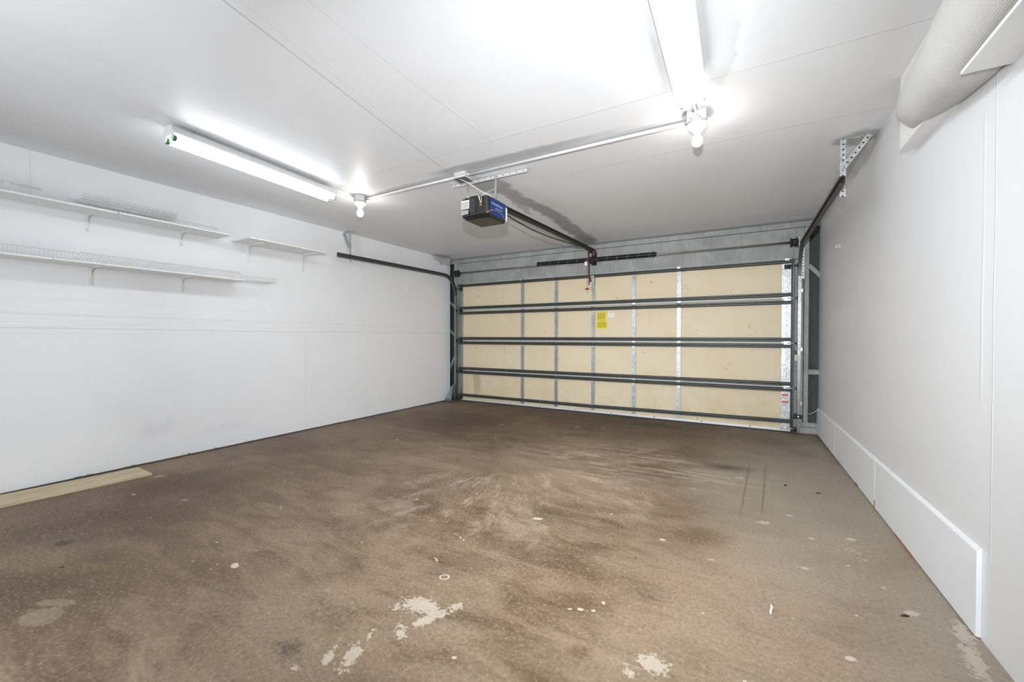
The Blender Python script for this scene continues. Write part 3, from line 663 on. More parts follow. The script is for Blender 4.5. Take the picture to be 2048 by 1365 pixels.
# ------------------------------------------------------------------ tracks
def track(x0, s, lab):
    """s=+1: channel opens toward +x"""
    root = empty('door_track', (x0, -0.05, 0), lab, 'door track')
    prof = [(0.026, 0.017), (0.030, 0.026), (0.0, 0.026), (0.0, -0.026), (0.030, -0.026), (0.026, -0.017)]
    def sweep(path, name, mat):
        m = MB(); vs = []; fs = []; n = len(prof)
        for i, (y, z) in enumerate(path):
            a = path[max(i-1, 0)]; b = path[min(i+1, len(path)-1)]; ty, tz = b[0]-a[0], b[1]-a[1]; L = math.hypot(ty, tz); ty /= L; tz /= L
            for u, v in prof: vs.append((x0+s*u, y - tz*v, z + ty*v))
        for i in range(len(path)-1):
            for k in range(n-1): fs.append((i*n+k, i*n+k+1, (i+1)*n+k+1, (i+1)*n+k))
        m.raw(vs, fs); return m.build(name, mat, root, solid=0.0025)
    sweep([(-0.045, 0.02), (-0.052, 0.9), (-0.060, 1.862)], 'vertical_track', 'trackz')
    R = 0.33; zc = 1.868; arc = [(-0.060 - R*(1-math.cos(t)), zc + R*math.sin(t)) for t in [PI/2*k/14 for k in range(15)]]
    sweep(arc + [(-0.8, 2.196), (-1.6, 2.188), (-2.49, 2.176)], 'horizontal_track', 'trackd')
    # jamb brackets
    for z in (0.35, 1.0, 1.7):
        m = MB(); xa, xb = sorted((x0 - s*0.003, x0 - s*0.030)); m.box(min(x0, xa), max(x0, xa)+0.0, -0.05, 0.058, z-0.02, z+0.02); m.box(xa, xb, 0.050, 0.056, z-0.02, z+0.02)
        m.build('jamb_bracket', 'zinc', root)
    # flag bracket strip
    xa, xb = sorted((x0 - s*0.004, x0 - s*0.034)); 
    MB().box(xa, xb, -0.020, -0.015, 1.83, 2.20).build('flag_bracket', 'perf', root, origin=((xa+xb)/2, -0.018, 1.83))
    # rear hanger: upright, ceiling angle and brace
    xh = x0 - s*0.022
    MB().box(xh-0.017, xh+0.017, -2.272, -2.269, 2.125, H-0.001).box(xh-s*0.017-0.0015, xh-s*0.017+0.0015, -2.272, -2.242, 2.20, H-0.001).build('hanger_upright', 'perf', root, origin=(xh, -2.27, 2.125))
    xo = x0 - s*0.015 - s*0.128
    a = Vector((xh, -2.279, 2.325)); b = Vector((x0 - (0.125 if s > 0 else -0.158), -2.279, H-0.012))
    L = (b-a).length; ang = math.atan2(b.x-a.x, b.z-a.z)
    br = MB().box(-0.016, 0.016, -0.0015, 0.0015, -0.015, L+0.01).box(-s*0.016-0.001, -s*0.016+0.001, -0.020, 0.0015, -0.01, L+0.005).build('hanger_brace', 'perf', None, origin=(0, 0, 0))
    br.parent = root; br.location = a - gloc(root); br.rotation_euler = (0, ang, 0)
    x1, x2 = sorted((xh, b.x))
    MB().box(x1-0.01, x2+0.01, -2.268, -2.236, H-0.003, H-0.0005).build('ceiling_angle', 'perfy', root, origin=((x1+x2)/2, -2.252, H-0.003))
    MB().lathe([(0.009, 0), (0.009, 0.006), (0.001, 0.008)], (a.x, a.y-0.002, a.z), (0, -1, 0), 8).build('bolt', 'zinc', root); MB().lathe([(0.008, 0), (0.008, 0.006), (0.001, 0.007)], (xh, -2.273, 2.176), (0, -1, 0), 8).build('bolt', 'zinc', root)
    return root
track(-0.052, 1, 'curved steel door track along the left wall, dark overhead rail')
track(W+0.067, -1, 'curved steel door track along the right wall, with big perforated hanger')

# ------------------------------------------------------------------ torsion spring shaft
root = empty('torsion_spring', (W/2, -0.10, 2.27), 'black torsion spring and steel shaft on the header above the garage door', 'door spring')
SZ = 2.262; SY = -0.065
MB().tube([(-0.05, SY, SZ), (W+0.06, SY, SZ)], 0.0125, 12).build('shaft', 'shaft', root)
def coil(xa, xb, zend):
    m = MB(); n = 60; pr = []; pts = []
    N = 120
    pts = [(xa+(xb-xa)*i/N, SY, SZ+0.028*zend(i/N)) for i in range(N+1)]
    rs = [0.031 + (0.0022 if i % 2 else 0) for i in range(N+1)]
    m.tube(pts, rs, 14); return m.build('spring', 'spring', root)
coil(1.60, 2.43, lambda t: 0.9-0.3*t); coil(2.50, 3.36, lambda t: 0.6-0.2*t)
for xa in (1.60, 3.36): MB().lathe([(0.001, -.02), (0.036, -.02), (0.036, .0), (0.024, .004), (0.024, .02), (.001, .02)], (xa, SY, SZ+(0.024 if xa < 2 else 0.012)), (1, 0, 0), 16).build('winding_cone', 'blackm', root)
m = MB(); m.box(2.44, 2.49, SY-0.02, 0.054, SZ-0.035, SZ+0.06); m.box(2.425, 2.505, 0.047, 0.0545, SZ-0.05, SZ+0.14)
m.build('centre_bracket', plain('reddish_steel', srgb(42, 16, 14), 0.6, 0.2), root, bevel=0.003)
for xe, sd in ((0.0, -1), (W-0.008, 1)):
    MB().lathe([(.001, -.034), (.056, -.034), (.058, -.028), (.046, -.024), (.044, 0), (.046, .022), (.058, .026), (.058, .032), (.001, .032)], (xe, SY-0.012, SZ-0.02+0.014), (1, 0, 0), 24).build('cable_drum', 'blackm', root)
    m = MB(); xb = xe+sd*0.052; m.box(xb-0.003, xb+0.003, SY-0.03, 0.058, SZ-0.05, SZ+0.05); m.build('bearing_plate', 'zinc', root)
    MB().tube([(xe-sd*0.005, SY-0.052, SZ-0.02), (xe+sd*0.0+0.0, -0.058, 1.9), (xe, -0.034, 0.06)], 0.0016, 5).build('lift_cable', 'zinc', root)

# ------------------------------------------------------------------ garage door opener
root = empty('garage_door_opener', (2.472, -2.95, 2.14), 'black and blue garage door opener hanging from the ceiling by straps', 'garage door opener')
bx0, bx1, by0, by1, bz0, bz1 = 2.335, 2.610, -3.10, -2.80, 2.137, 2.305
def rbox(x0, x1, z0, z1, r, y0, y1, seg=5, cut=0.0):
    pr = []
    for cx, cz, a0 in ((x1-r, z1-r, 0), (x0+r, z1-r, PI/2), (x0+r, z0+r, PI), (x1-r, z0+r, 3*PI/2)):
        for k in range(seg+1): a = a0 + PI/2*k/seg; pr.append((cx+r*math.cos(a), cz+r*math.sin(a)))
    m = MB(); m.prism(pr, lambda u, v, t: (u, t, v), y0, y1); return m
# body: plan with rounded rear corners
pl = []
r = 0.035
for cx, cy, a0 in ((bx1-0.001, by1, 0), (bx0+0.001, by1, PI/2), (bx0+r, by0+r, PI), (bx1-r, by0+r, 3*PI/2)):
    if cy == by1: pl.append((cx, cy)); continue
    for k in range(7): a = a0 + PI/2*k/6; pl.append((cx+r*math.cos(a), cy+r*math.sin(a)))
m = MB(); n = len(pl); cxm = (bx0+bx1)/2; cym = by1
lev = [(bz0, 0.86, 0.80), (bz0+0.004, 0.90, 0.86), (bz0+0.022, 1.0, 0.97), (bz1-0.012, 1.0, 1.0), (bz1, 0.95, 0.96)]
vs = [(cxm+(x-cxm)*sx, cym+(y-cym)*sy, z) for z, sx, sy in lev for x, y in pl]; fs = []
for i in range(len(lev)-1): fs += [(i*n+k, i*n+(k+1) % n, (i+1)*n+(k+1) % n, (i+1)*n+k) for k in range(n)]
fs += [tuple(range(n-1, -1, -1)), tuple(range((len(lev)-1)*n, len(lev)*n))]
m.raw(vs, fs); body = m.build('housing', 'black', root)
bp = MB().box(bx1-0.0008, bx1+0.0022, -3.055, by1-0.006, bz0+0.020, bz1-0.012).build('side_panel', 'blue', root, bevel=0.001)
def text(body_txt, size, loc, rot, mat, parent, name='lettering', ext=0.0004):
    cu = bpy.data.curves.new(name, 'FONT'); cu.body = body_txt; cu.size = size; cu.extrude = ext
    o = bpy.data.objects.new(name, cu); COL.objects.link(o)
    dg = bpy.context.evaluated_depsgraph_get(); me = bpy.data.meshes.new_from_object(o.evaluated_get(dg)); COL.objects.unlink(o); bpy.data.objects.remove(o)
    me.materials.clear(); me.materials.append(Mt[mat]); q = bpy.data.objects.new(name, me); COL.objects.link(q)
    q.rotation_euler = rot; q.parent = parent; q.location = Vector(loc) - gloc(parent); return q
text('CHAMBERLAIN', 0.028, (bx1+0.0030, -3.045, 2.243), (PI/2, 0, PI/2), 'lettr', bp)
for k, (a_, b_) in enumerate([(-2.975, -2.945), (-2.940, -2.925), (-2.920, -2.890), (-2.885, -2.870)]):
    MB().box(bx1+0.0028, bx1+0.0034, a_, b_, 2.219, 2.225).build('print', 'lettr', bp)
rbox(bx0-0.004, bx1+0.006, bz0+0.008, bz1-0.015, 0.03, by1-0.004, by1+0.016).build('light_lens', 'lens', root, bevel=0.006)
# rear face fittings, plus the reflection plate
lb = box('rating_label', (2.352, 2.432, by0-0.0035, by0-0.002, 2.215, 2.285), 'paper', root)
m = MB()
for k in range(5): m.box(2.356, 2.428, by0-0.0045, by0-0.0035, 2.222+k*0.011, 2.227+k*0.011)
m.build('print', 'ink', lb)
box('silver_reflection', (2.352, 2.425, by0-0.0035, by0-0.002, 2.168, 2.205), 'zinc', root)  # added zinc plate standing in for a silver reflection on the housing
m = MB()
for k in range(8): m.box(2.440, 2.495, by0-0.006, by0+0.002, 2.180+k*0.014, 2.186+k*0.014)
m.build('vent_louvre', plain('dark_grey_plastic', (0.06, 0.06, 0.06), 0.4), root)
m = MB()
for k in range(4): m.lathe([(0.006, 0), (0.006, 0.008), (0.001, 0.010)], (2.545+0.012*(k % 2), by0-0.002, 2.225+0.018*(k//2)), (0, -1, 0), 8)
m.build('terminal_screw', plain('brass', (0.6, 0.4, 0.15), 0.3, 0.9), root)
m = MB()
m.tube([(2.55, by0-0.010, 2.245), (2.545, by0-0.02, 2.29), (2.53, by0+0.03, 2.325), (2.44, by0+0.06, 2.340), (2.40, by0+0.10, 2.315)], 0.002, 5)
m.tube([(2.56, by0-0.010, 2.245), (2.565, by0-0.02, 2.29), (2.58, by0+0.05, 2.34), (2.60, -2.95, 2.40), (2.595, -2.935, 2.50)], 0.002, 5)
m.tube([(2.545, by0-0.010, 2.26), (2.535, by0-0.02, 2.30), (2.50, by0+0.02, 2.335)], 0.002, 5)
m.build('bell_wire', 'cable', root)
MB().tube([(2.60, by0+0.005, 2.158), (2.618, by0+0.06, 2.192), (2.618, by0+0.15, 2.205), (2.618, by0+0.23, 2.19), (2.618, by0+0.29, 2.150)], 0.0018, 5).build('antenna_wire', 'cord', root)
box('top_motor_cover', (2.41, 2.53, by0+0.03, by1-0.05, bz1, bz1+0.022), 'blackm', root, bevel=0.008)
# straps up to the ceiling angle
for x in (2.292, 2.583):
    MB().box(x-0.010, x+0.010, -2.931, -2.928, bz1-0.004, H-0.016).box(x-0.010, x+0.010, -2.931, -2.880, bz1-0.002, bz1+0.002).build('hanging_strap', 'zinc', root)
MB().tube([(2.30, -2.945, 2.302), (2.298, -2.96, 2.34), (2.285, -2.95, 2.37), (2.31, -2.945, 2.36)], 0.004, 6).build('power_cord', 'cablem', root)
# rail, trolley, arm
rA, rB = Vector((2.472, -2.77, 2.338)), Vector((2.472, -0.03, 2.422))
MB().bar(rA, rB, 0.020, 0.038).bar(rA+Vector((0,0,.019)), rB+Vector((0,0,.019)), 0.046, 0.004).bar(rA-Vector((0,0,.019)), rB-Vector((0,0,.019)), 0.036, 0.004).build('rail', 'rail', root)
pts = [(2.485, -2.76, 2.305), (2.485, -2.45, 2.280), (2.485, -2.05, 2.268), (2.485, -1.6, 2.285), (2.485, -1.1, 2.330), (2.485, -0.6, 2.375), (2.48, -0.15, 2.402)]
MB().tube(pts, 0.006, 6).build('drive_chain', 'cablem', root)
m = MB(); m.box(2.452, 2.494, -0.20, -0.08, 2.375, 2.425); m.box(2.455, 2.490, -0.03, 0.054, 2.385, 2.44); m.tube([(2.455, -0.05, 2.41), (2.49, -0.05, 2.41)], 0.018, 10)
m.build('trolley', 'blackm', root, bevel=0.003)
m = MB(); m.bar((2.445, -0.135, 2.40), (2.445, -0.120, 2.02), 0.022, 0.006, (0, 1, 0)); m.bar((2.447, -0.120, 2.06), (2.452, -0.088, 1.955), 0.022, 0.007, (0, 1, 0)); m.bar((2.445, -0.118, 2.02), (2.445, -0.118, 1.905), 0.014, 0.006, (0, 1, 0))
m.bar((2.452, -0.09, 1.96), (2.49, -0.09, 1.96), 0.012, 0.012)
m.build('door_arm', 'blackm', root)
m = MB(); m.tube([(2.425, -0.14, 2.395), (2.424, -0.14, 1.845)], 0.0028, 6); m.build('release_cord', 'red', root)
m = MB(); m.tube([(2.395, -0.14, 1.842), (2.424, -0.14, 1.850), (2.453, -0.14, 1.842)], 0.010, 8); m.tube([(2.424, -0.14, 1.84), (2.430, -0.14, 1.80), (2.436, -0.138, 1.775)], 0.003, 5); m.build('release_handle', 'red', root)
box('warning_tag', (2.385, 2.425, -0.146, -0.144, 2.185, 2.245), 'paper', root)
box('orange_tag', (2.492, 2.520, -0.100, -0.097, 2.330, 2.395), 'orange', root)

# ceiling angle iron the opener hangs from
root = MB().box(2.125, 2.885, -2.926, -2.924, H-0.032, H-0.001).box(2.125, 2.885, -2.926, -2.895, H-0.003, H-0.001).build('angle_iron', plain('angle_face', (0.52, 0.52, 0.52), 0.5, 0.2), origin=(2.5, -2.92, H-0.03))
tag(root, 'long punched steel angle screwed to the ceiling over the opener', 'angle iron')
for k in range(12): MB().lathe([(0.0045, 0), (0.0045, 0.0012), (0.001, 0.0014)], (2.155+k*0.063, -2.926, H-0.017), (0, -1, 0), 8).build('bolt_hole', 'blackm', root)
MB().lathe([(.009, 0), (.009, .005), (.001, .006)], (2.583, -2.93, H-0.02), (0, -1, 0), 8).build('bolt', 'zinc', root)

# ------------------------------------------------------------------ wiring
def conduit(xa, xb, lab):
    root = MB().tube([(xa, -3.085, H-0.020), (xb, -3.085, H-0.020)], 0.0115, 12).build('conduit', 'boxz')
    tag(root, lab, 'conduit', None)
    for x in (xa+0.006, xb-0.006): MB().lathe([(.0115, -.012), (.016, -.012), (.016, .012), (.0115, .012)], (x, -3.085, H-0.020), (1, 0, 0), 12).build('coupling', 'zinc', root)
    return root
conduit(1.190, 2.300, 'thin grey conduit on the ceiling from the left bulb to the junction box')
conduit(2.410, 4.118, 'thin grey conduit on the ceiling from the junction box to the right bulb')
root = box('junction_box', (2.300, 2.410, -3.135, -3.035, H-0.052, H-0.0005), 'boxz', bevel=0.004)
tag(root, 'square steel junction box on the ceiling just above the opener', 'junction box')
box('cover_plate', (2.296, 2.414, -3.139, -3.031, H-0.056, H-0.052), plain('dark_cover', (0.16, 0.16, 0.16), 0.5, 0.3), root)
for x, z in ((2.315, H-0.03), (2.34, H-0.028), (2.37, H-0.028), (2.395, H-0.03)): MB().lathe([(.004, 0), (.004, .001), (.0005, .001)], (x, -3.1355, z), (0, -1, 0), 8).build('knockout', 'blackm', root)
root = MB().tube([(2.35, -3.12, H-0.058), (2.42, -3.10, 2.43), (2.50, -3.04, 2.37), (2.56, -2.96, 2.335), (2.57, -2.93, 2.315)], 0.0028, 6).build('white_wire', 'cable')
tag(root, 'thin white wire dropping from the junction box to the opener', 'wire')

def bulb_fixture(x, y, lab, octo=False):
    root = empty('bulb_light', (x, y, H), lab, 'ceiling light', 'bare bulbs on ceiling boxes')
    if octo: m = MB().lathe([(.001, 0), (.058, 0), (.058, -.052), (.001, -.052)], (x, y, H-0.0005), (0, 0, 1), 8, smooth=False)
    else: m = MB().box(x-.054, x+.054, y-.054, y+.054, H-.056, H-.0005)
    m.build('metal_box', 'boxz', root)
    for dx in (-.03, 0.02): MB().lathe([(.0035, 0), (.0035, .001), (.0005, .001)], (x+dx, y-.0545, H-.045), (0, -1, 0), 8).build('knockout', 'blackm', root)
    zt = H-.056
    MB().lathe([(.001, 0), (.050, 0), (.060, -.006), (.061, -.014), (.050, -.026), (.030, -.034), (.026, -.052), (.022, -.053), (.001, -.050)], (x, y, zt), (0, 0, 1), 32).build('lamp_holder', 'porc', root)
    zb = zt-.048
    MB().lathe([(.013, 0), (.0145, -.010), (.018, -.024), (.026, -.042), (.030, -.060), (.0285, -.075), (.021, -.088), (.010, -.094), (.001, -.095)], (x, y, zb), (0, 0, 1), 28).build('bulb', 'bulb', root)
    MB().lathe([(.013, .008), (.013, 0), (.001, 0)], (x, y, zb), (0, 0, 1), 16).build('screw_base', 'zinc', root)
bulb_fixture(1.128, -3.12, 'lit bare bulb in a porcelain holder at the end of the left tube light', True)
bulb_fixture(4.175, -3.12, 'lit bare bulb in a porcelain holder below the right tube light')

def tube_fixture(a, b, tubes, hw, hz, lab, extra=None, L=1.22):
    """a near end, b far end on plan; tubes = (lateral offset, z, radius)"""
    a = Vector(a); b = Vector(b); t = (b-a).normalized(); n = Vector((t.y, -t.x, 0)); Ln = (b-a).length
    root = empty('fluorescent_light', (a+b)/2 + Vector((0, 0, hz[1])), lab, 'ceiling light', 'fluorescent strip lights')
    P = lambda u, v, s: tuple(a + n*u + t*s + Vector((0, 0, v)))
    prof = [(-hw*0.55, hz[1]), (-hw, hz[0]+0.020), (-hw, hz[0]+0.006), (-hw*0.45, hz[0]+0.004), (0, hz[0]-0.010), (hw*0.45, hz[0]+0.004), (hw, hz[0]+0.006), (hw, hz[0]+0.020), (hw*0.55, hz[1])]
    MB().prism(prof, P, 0.0, Ln).build('housing', 'housing', root)
    for sa in (0.15, Ln-0.18): MB().prism([(-.012, hz[1]), (.012, hz[1]), (.012, H-0.0005), (-.012, H-0.0005)], P, sa, sa+0.03).build('mounting_clip', 'boxz', root)
    for (u, z, r) in tubes:
        p0, p1 = Vector(P(u, z, 0.022)), Vector(P(u, z, Ln-0.022))
        tb = MB().tube([p0, p1], r, 20).build('tube', 'tube', root)
        for q, d in ((p0, -t), (p1, t)):
            MB().tube([q - d*0.002, q + d*0.012], r*1.02, 20).build('end_cap', extra or 'zinc', root)
            m = MB(); c = q + d*0.016; m.tube([c - d*0.002, c + d*0.005], r*0.75, 12); m.bar(c, c + Vector((0, 0, hz[0]-z+0.004)), 0.022, 0.007, t); m.build('lamp_socket', 'housing', root)
    return root
tube_fixture((1.205, -4.70, 0), (1.112, -3.42, 0), [(-0.038, 2.412, .019), (0.040, 2.418, .019)], 0.062, (2.440, 2.500), 'long lit fluorescent light with green tube ends near the left wall', 'green')
tube_fixture((4.196, -4.76, 0), (4.176, -3.46, 0), [(-0.040, 2.418, .019), (0.016, 2.420, .019), (0.060, 2.432, .014)], 0.078, (2.440, 2.500), 'long lit fluorescent light overhead beside the camera, right of centre')
root = MB().tube([(1.12, -3.42, 2.47), (1.13, -3.36, 2.50), (1.13, -3.27, 2.50), (1.13, -3.18, 2.49)], 0.003, 6).tube([(1.11, -3.42, 2.45), (1.12, -3.36, 2.455), (1.12, -3.27, 2.47), (1.125, -3.178, 2.48)], 0.0025, 6).build('white_wire', 'cable')
tag(root, 'pair of white wires between the left tube light and its bulb box', 'wire')
root = MB().tube([(4.18, -3.45, 2.44), (4.177, -3.38, 2.47), (4.176, -3.25, 2.495), (4.176, -3.176, 2.495)], 0.0065, 8).build('white_wire', 'cable')
tag(root, 'short white cable between the right tube light and its bulb box', 'wire')

# ------------------------------------------------------------------ shelves on the left wall
def shelf(y0, y1, xf, zt, lab, group):
    return tag(box('wall_shelf', (XL+0.001, xf, y0, y1, zt-0.015, zt), 'white', bevel=0.002), lab, 'shelf', group)
GS = 'white boards on the left wall'
shelf(-5.75, -4.603, 0.060, 2.140, 'near half of the upper white shelf, running out of the picture at left', GS)
shelf(-4.600, -3.775, 0.072, 2.140, 'far half of the upper white shelf, holding the stack of wire racks', GS)
shelf(-3.650, -2.785, 0.152, 2.136, 'short empty white shelf furthest along the left wall, nearest the door', GS)
shelf(-5.75, -4.958, 0.050, 1.716, 'near piece of the lower white shelf at the left picture edge', GS)
shelf(-4.955, -3.637, 0.056, 1.716, 'long piece of the lower white shelf under the upper one', GS)
def bracket_proto(zt, d, hgt):
    root = empty('shelf_bracket', (XL, 0, zt))
    x = XL+0.0008
    m = MB(); m.box(x, x+0.004, -0.013, 0.013, zt-hgt, zt-0.0155); m.box(x+0.002, x+0.007, -0.004, 0.004, zt-hgt, zt-0.0155); m.build('wall_leg', 'white', root)
    m = MB(); m.box(x, x+d, -0.013, 0.013, zt-0.0195, zt-0.0155); m.box(x, x+d, -0.004, 0.004, zt-0.025, zt-0.0185); m.build('shelf_arm', 'white', root)
    pts = [(x+0.005+0.055*(1-math.cos(t)), 0, zt-0.022-0.055*(1-math.sin(t))) for t in [PI/2*k/8 for k in range(9)]]
    MB().tube(pts, 0.0038, 8).build('curved_brace', 'white', root)
    MB().lathe([(.005, 0), (.005, .002), (.001, .003)], (x+0.006, 0, zt-hgt+0.02), (1, 0, 0), 8).build('screw', 'wire', root)
    return root
first = True
for y, zt, d, hg, lab in [(-4.72, 2.140, 0.20, 0.155, 'white bracket under the joint of the two upper shelf boards'), (-4.085, 2.140, 0.22, 0.15, 'white bracket under the far part of the upper shelf'),
                      (-3.48, 2.136, 0.28, 0.21, 'left white bracket of the short empty shelf'), (-2.865, 2.136, 0.28, 0.21, 'right white bracket of the short empty shelf'),
                      (-4.70, 1.716, 0.20, 0.155, 'left white bracket of the lower shelf'), (-4.08, 1.716, 0.20, 0.15, 'right white bracket of the lower shelf')]:
    b = bracket_proto(zt, d, hg); b.location.y = y
    tag(b, lab, 'shelf bracket', 'white shelf brackets')

# wire racks lying on the shelves
def wire_rack(y0, y1, x0, x1, z, pitch, lip, lab, tilt=0.0, rail=False, r=0.0013, liprows=1):
    root = empty('wire_rack', ((x0+x1)/2, (y0+y1)/2, z), lab, 'wire rack', 'white wire racks on the shelves')
    R = 0.0026; zz = z + R + 0.0007
    m = MB()
    T = lambda x, y, h: (x, y, zz + h + (x-x0)*tilt)
    nrod = 2 if tilt else 3
    for k in range(nrod): x = x0 + (x1-x0)*k/(nrod-1); m.tube([T(x, y0, 0), T(x, y1, 0)], R, 6)
    n = int((y1-y0)/pitch)
    for k in range(n+1):
        y = y0 + (y1-y0)*k/n; m.tube([T(x0, y, R), T(x1, y, R)], r, 4, cap=False)
    m.build('wire_deck', 'wire', root)
    if lip:
        m = MB()
        for j in range(liprows): h = lip*(j+1)/liprows; m.tube([T(x1, y0, h), T(x1, y1, h)], R, 6)
        for k in range(n+1):
            y = y0 + (y1-y0)*k/n; m.tube([T(x1, y, R), T(x1, y, lip)], r, 4, cap=False)
        m.build('wire_lip', 'wire', root)
    return root
wire_rack(-5.70, -4.90, -0.16, 0.035, 2.140, 0.040, 0.0, 'flat white wire rack at the left end of the upper shelf')
root = empty('rail_stand', (0.0, -5.2, 2.147), 'pair of thin white rails on a short post at the left of the upper shelf', 'rail')
MB().tube([(-0.02, -5.68, 2.213), (-0.02, -5.0, 2.213)], 0.0028, 6).tube([(-0.02, -5.68, 2.204), (-0.02, -5.0, 2.204)], 0.0022, 6).build('rail', 'wire', root)
box('post', (-0.024, -0.016, -5.175, -5.145, 2.1465, 2.213), 'wire', root)
wire_rack(-4.885, -3.885, -0.15, 0.050, 2.140, 0.033, 0.030, 'longest white wire rack, at the bottom of the upper stack')
wire_rack(-4.80, -4.20, -0.155, 0.010, 2.1705, 0.033, 0.026, 'short white wire rack, second from the bottom of the upper stack')
wire_rack(-4.79, -4.19, -0.160, -0.005, 2.197, 0.033, 0.026, 'short white wire rack, third from the bottom of the upper stack')
wire_rack(-4.775, -4.175, -0.165, -0.020, 2.2235, 0.033, 0.022, 'topmost short white wire rack of the upper stack')
wire_rack(-5.70, -4.83, -0.16, 0.030, 1.716, 0.021, 0.055, 'white wire rack with a raised edge at the left end of the lower shelf')
wire_rack(-4.815, -3.68, -0.150, 0.045, 1.716, 0.021, 0.0, 'fine white wire rack tipped up on the right part of the lower shelf', tilt=0.31, r=0.0017)
wire_rack(-3.672, -3.31, -0.17, 0.030, 1.7165, 0.021, 0.038, 'white wire rack sticking out past the right end of the lower shelf')

# ------------------------------------------------------------------ carpet padding round the soffit and the board that pins it
def carpet():
    m = MB()
    # stations: y, list of (x, z) from top of left face, round the corner, to the wall
    st = [(-3.135, [(5.128, 2.37), (5.090, 2.345), (5.072, 2.29), (5.078, 2.235), (5.100, 2.205), (5.130, 2.190), (5.137, 2.189)]),
          (-3.20, [(5.128, 2.38), (5.082, 2.350), (5.060, 2.28), (5.066, 2.215), (5.090, 2.175), (5.130, 2.150), (5.145, 2.145)]),
          (-3.34, [(5.128, 2.39), (5.074, 2.360), (5.050, 2.27), (5.056, 2.190), (5.085, 2.140), (5.135, 2.120), (5.180, 2.126)]),
          (-3.50, [(5.128, 2.40), (5.070, 2.370), (5.042, 2.27), (5.048, 2.170), (5.085, 2.118), (5.150, 2.100), (5.212, 2.112)]),
          (-3.72, [(5.128, 2.41), (5.064, 2.385), (5.032, 2.28), (5.040, 2.165), (5.085, 2.108), (5.150, 2.090), (5.222, 2.102)]),
          (-4.00, [(5.128, 2.42), (5.058, 2.395), (5.022, 2.29), (5.032, 2.170), (5.080, 2.108), (5.150, 2.096), (5.224, 2.10)]),
          (-4.60, [(5.128, 2.43), (5.050, 2.405), (5.010, 2.30), (5.022, 2.170), (5.078, 2.110), (5.150, 2.100), (5.224, 2.10)]),
          (-6.70, [(5.128, 2.43), (5.050, 2.405), (5.010, 2.30), (5.022, 2.170), (5.078, 2.110), (5.150, 2.100), (5.224, 2.10)])]
    st = [(y, [(x+0.008+(0.016 if y > -3.3 else 0.008 if y > -3.6 else 0.0)*(1 if k < 5 else 0), z+(0.016 if (y > -3.6 and k > 1) else 0.0)) for k, (x, z) in enumerate(p)]) for y, p in st]
    st = [(y, [(min(x, wrx(y)-0.004), z) for x, z in p]) for y, p in st]
    nc = 25; vs = []; fs = []
    def smooth(pts, n):
        out = []
        for i in range(n):
            t = i/(n-1)*(len(pts)-1); k = min(int(t), len(pts)-2); f = t-k
            p0, p1, p2, p3 = (pts[max(k-1, 0)], pts[k], pts[k+1], pts[min(k+2, len(pts)-1)])
            out.append(tuple(0.5*((2*p1[j]) + (-p0[j]+p2[j])*f + (2*p0[j]-5*p1[j]+4*p2[j]-p3[j])*f*f + (-p0[j]+3*p1[j]-3*p2[j]+p3[j])*f**3) for j in (0, 1)))
        return out
    rows = []
    for y, pts in st: rows.append([(x, y, z) for x, z in smooth(pts, nc)])
    # refine along y
    ny = 40; fine = []
    for i in range(ny):
        t = i/(ny-1)*(len(rows)-1); k = min(int(t), len(rows)-2); f = t-k; fine.append([tuple(a*(1-f)+b*f for a, b in zip(p, q)) for p, q in zip(rows[k], rows[k+1])])
    for r_ in fine: vs += r_
    for i in range(ny-1):
        for k in range(nc-1): fs.append((i*nc+k, i*nc+k+1, (i+1)*nc+k+1, (i+1)*nc+k))
    # cut end turned in against the soffit
    b = len(vs); end = [(x+(5.146-x)*0.92, -3.128, z+(2.27-z)*0.15) for x, y, z in fine[0]]; vs += end
    for k in range(nc-1): fs.append((k, b+k, b+k+1, k+1))
    m.raw(vs, fs, True); o = m.build('carpet_padding', 'carpet', origin=(0, 0, 0))
    at = o.data.attributes.new('arc', 'FLOAT', 'POINT'); table = []
    pr = fine[-1]; acc = 0.0; arcs = [0.0]
    for k in range(1, nc): acc += math.dist(pr[k], pr[k-1]); arcs.append(acc)
    for i_, v in enumerate(o.data.vertices):
        best = min(range(len(vs)), key=lambda q: (vs[q][0]-v.co.x)**2 + (vs[q][1]-v.co.y)**2 + (vs[q][2]-v.co.z)**2)
        at.data[i_].value = arcs[best % nc]
    return o
tag(carpet(), 'pale looped carpet wrapped as padding round the soffit high on the right wall', 'carpet')
root = box('pinning_board', (5.100, 5.232, -6.7, -3.85, 2.076, 2.089), 'trimw', bevel=0.0015)
tag(root, 'white painted board pressed flat under the carpet padding, top right corner', 'board')

# ------------------------------------------------------------------ small things
root = MB().raw([(-0.150, -5.75, 0.0), (0.115, -5.75, 0.0), (0.215, -4.452, 0.0), (-0.075, -4.447, 0.0), (-0.150, -5.75, 0.018), (0.115, -5.75, 0.018), (0.215, -4.452, 0.018), (-0.075, -4.447, 0.018)],
    [(0,3,2,1), (4,5,6,7), (0,1,5,4), (1,2,6,5), (2,3,7,6), (3,0,4,7)])
m = MB(); V = [(-0.168, -5.75), (0.130, -5.75), (0.222, -4.455), (-0.080, -4.447)]
m.raw([(x, y, 0.0005) for x, y in V] + [(x, y, 0.018) for x, y in V], [(0,3,2,1), (4,5,6,7), (0,1,5,4), (1,2,6,5), (2,3,7,6), (3,0,4,7)])
tag(m.build('plywood_board', 'ply', bevel=0.001), 'pale plywood board lying on the floor along the left wall', 'board')
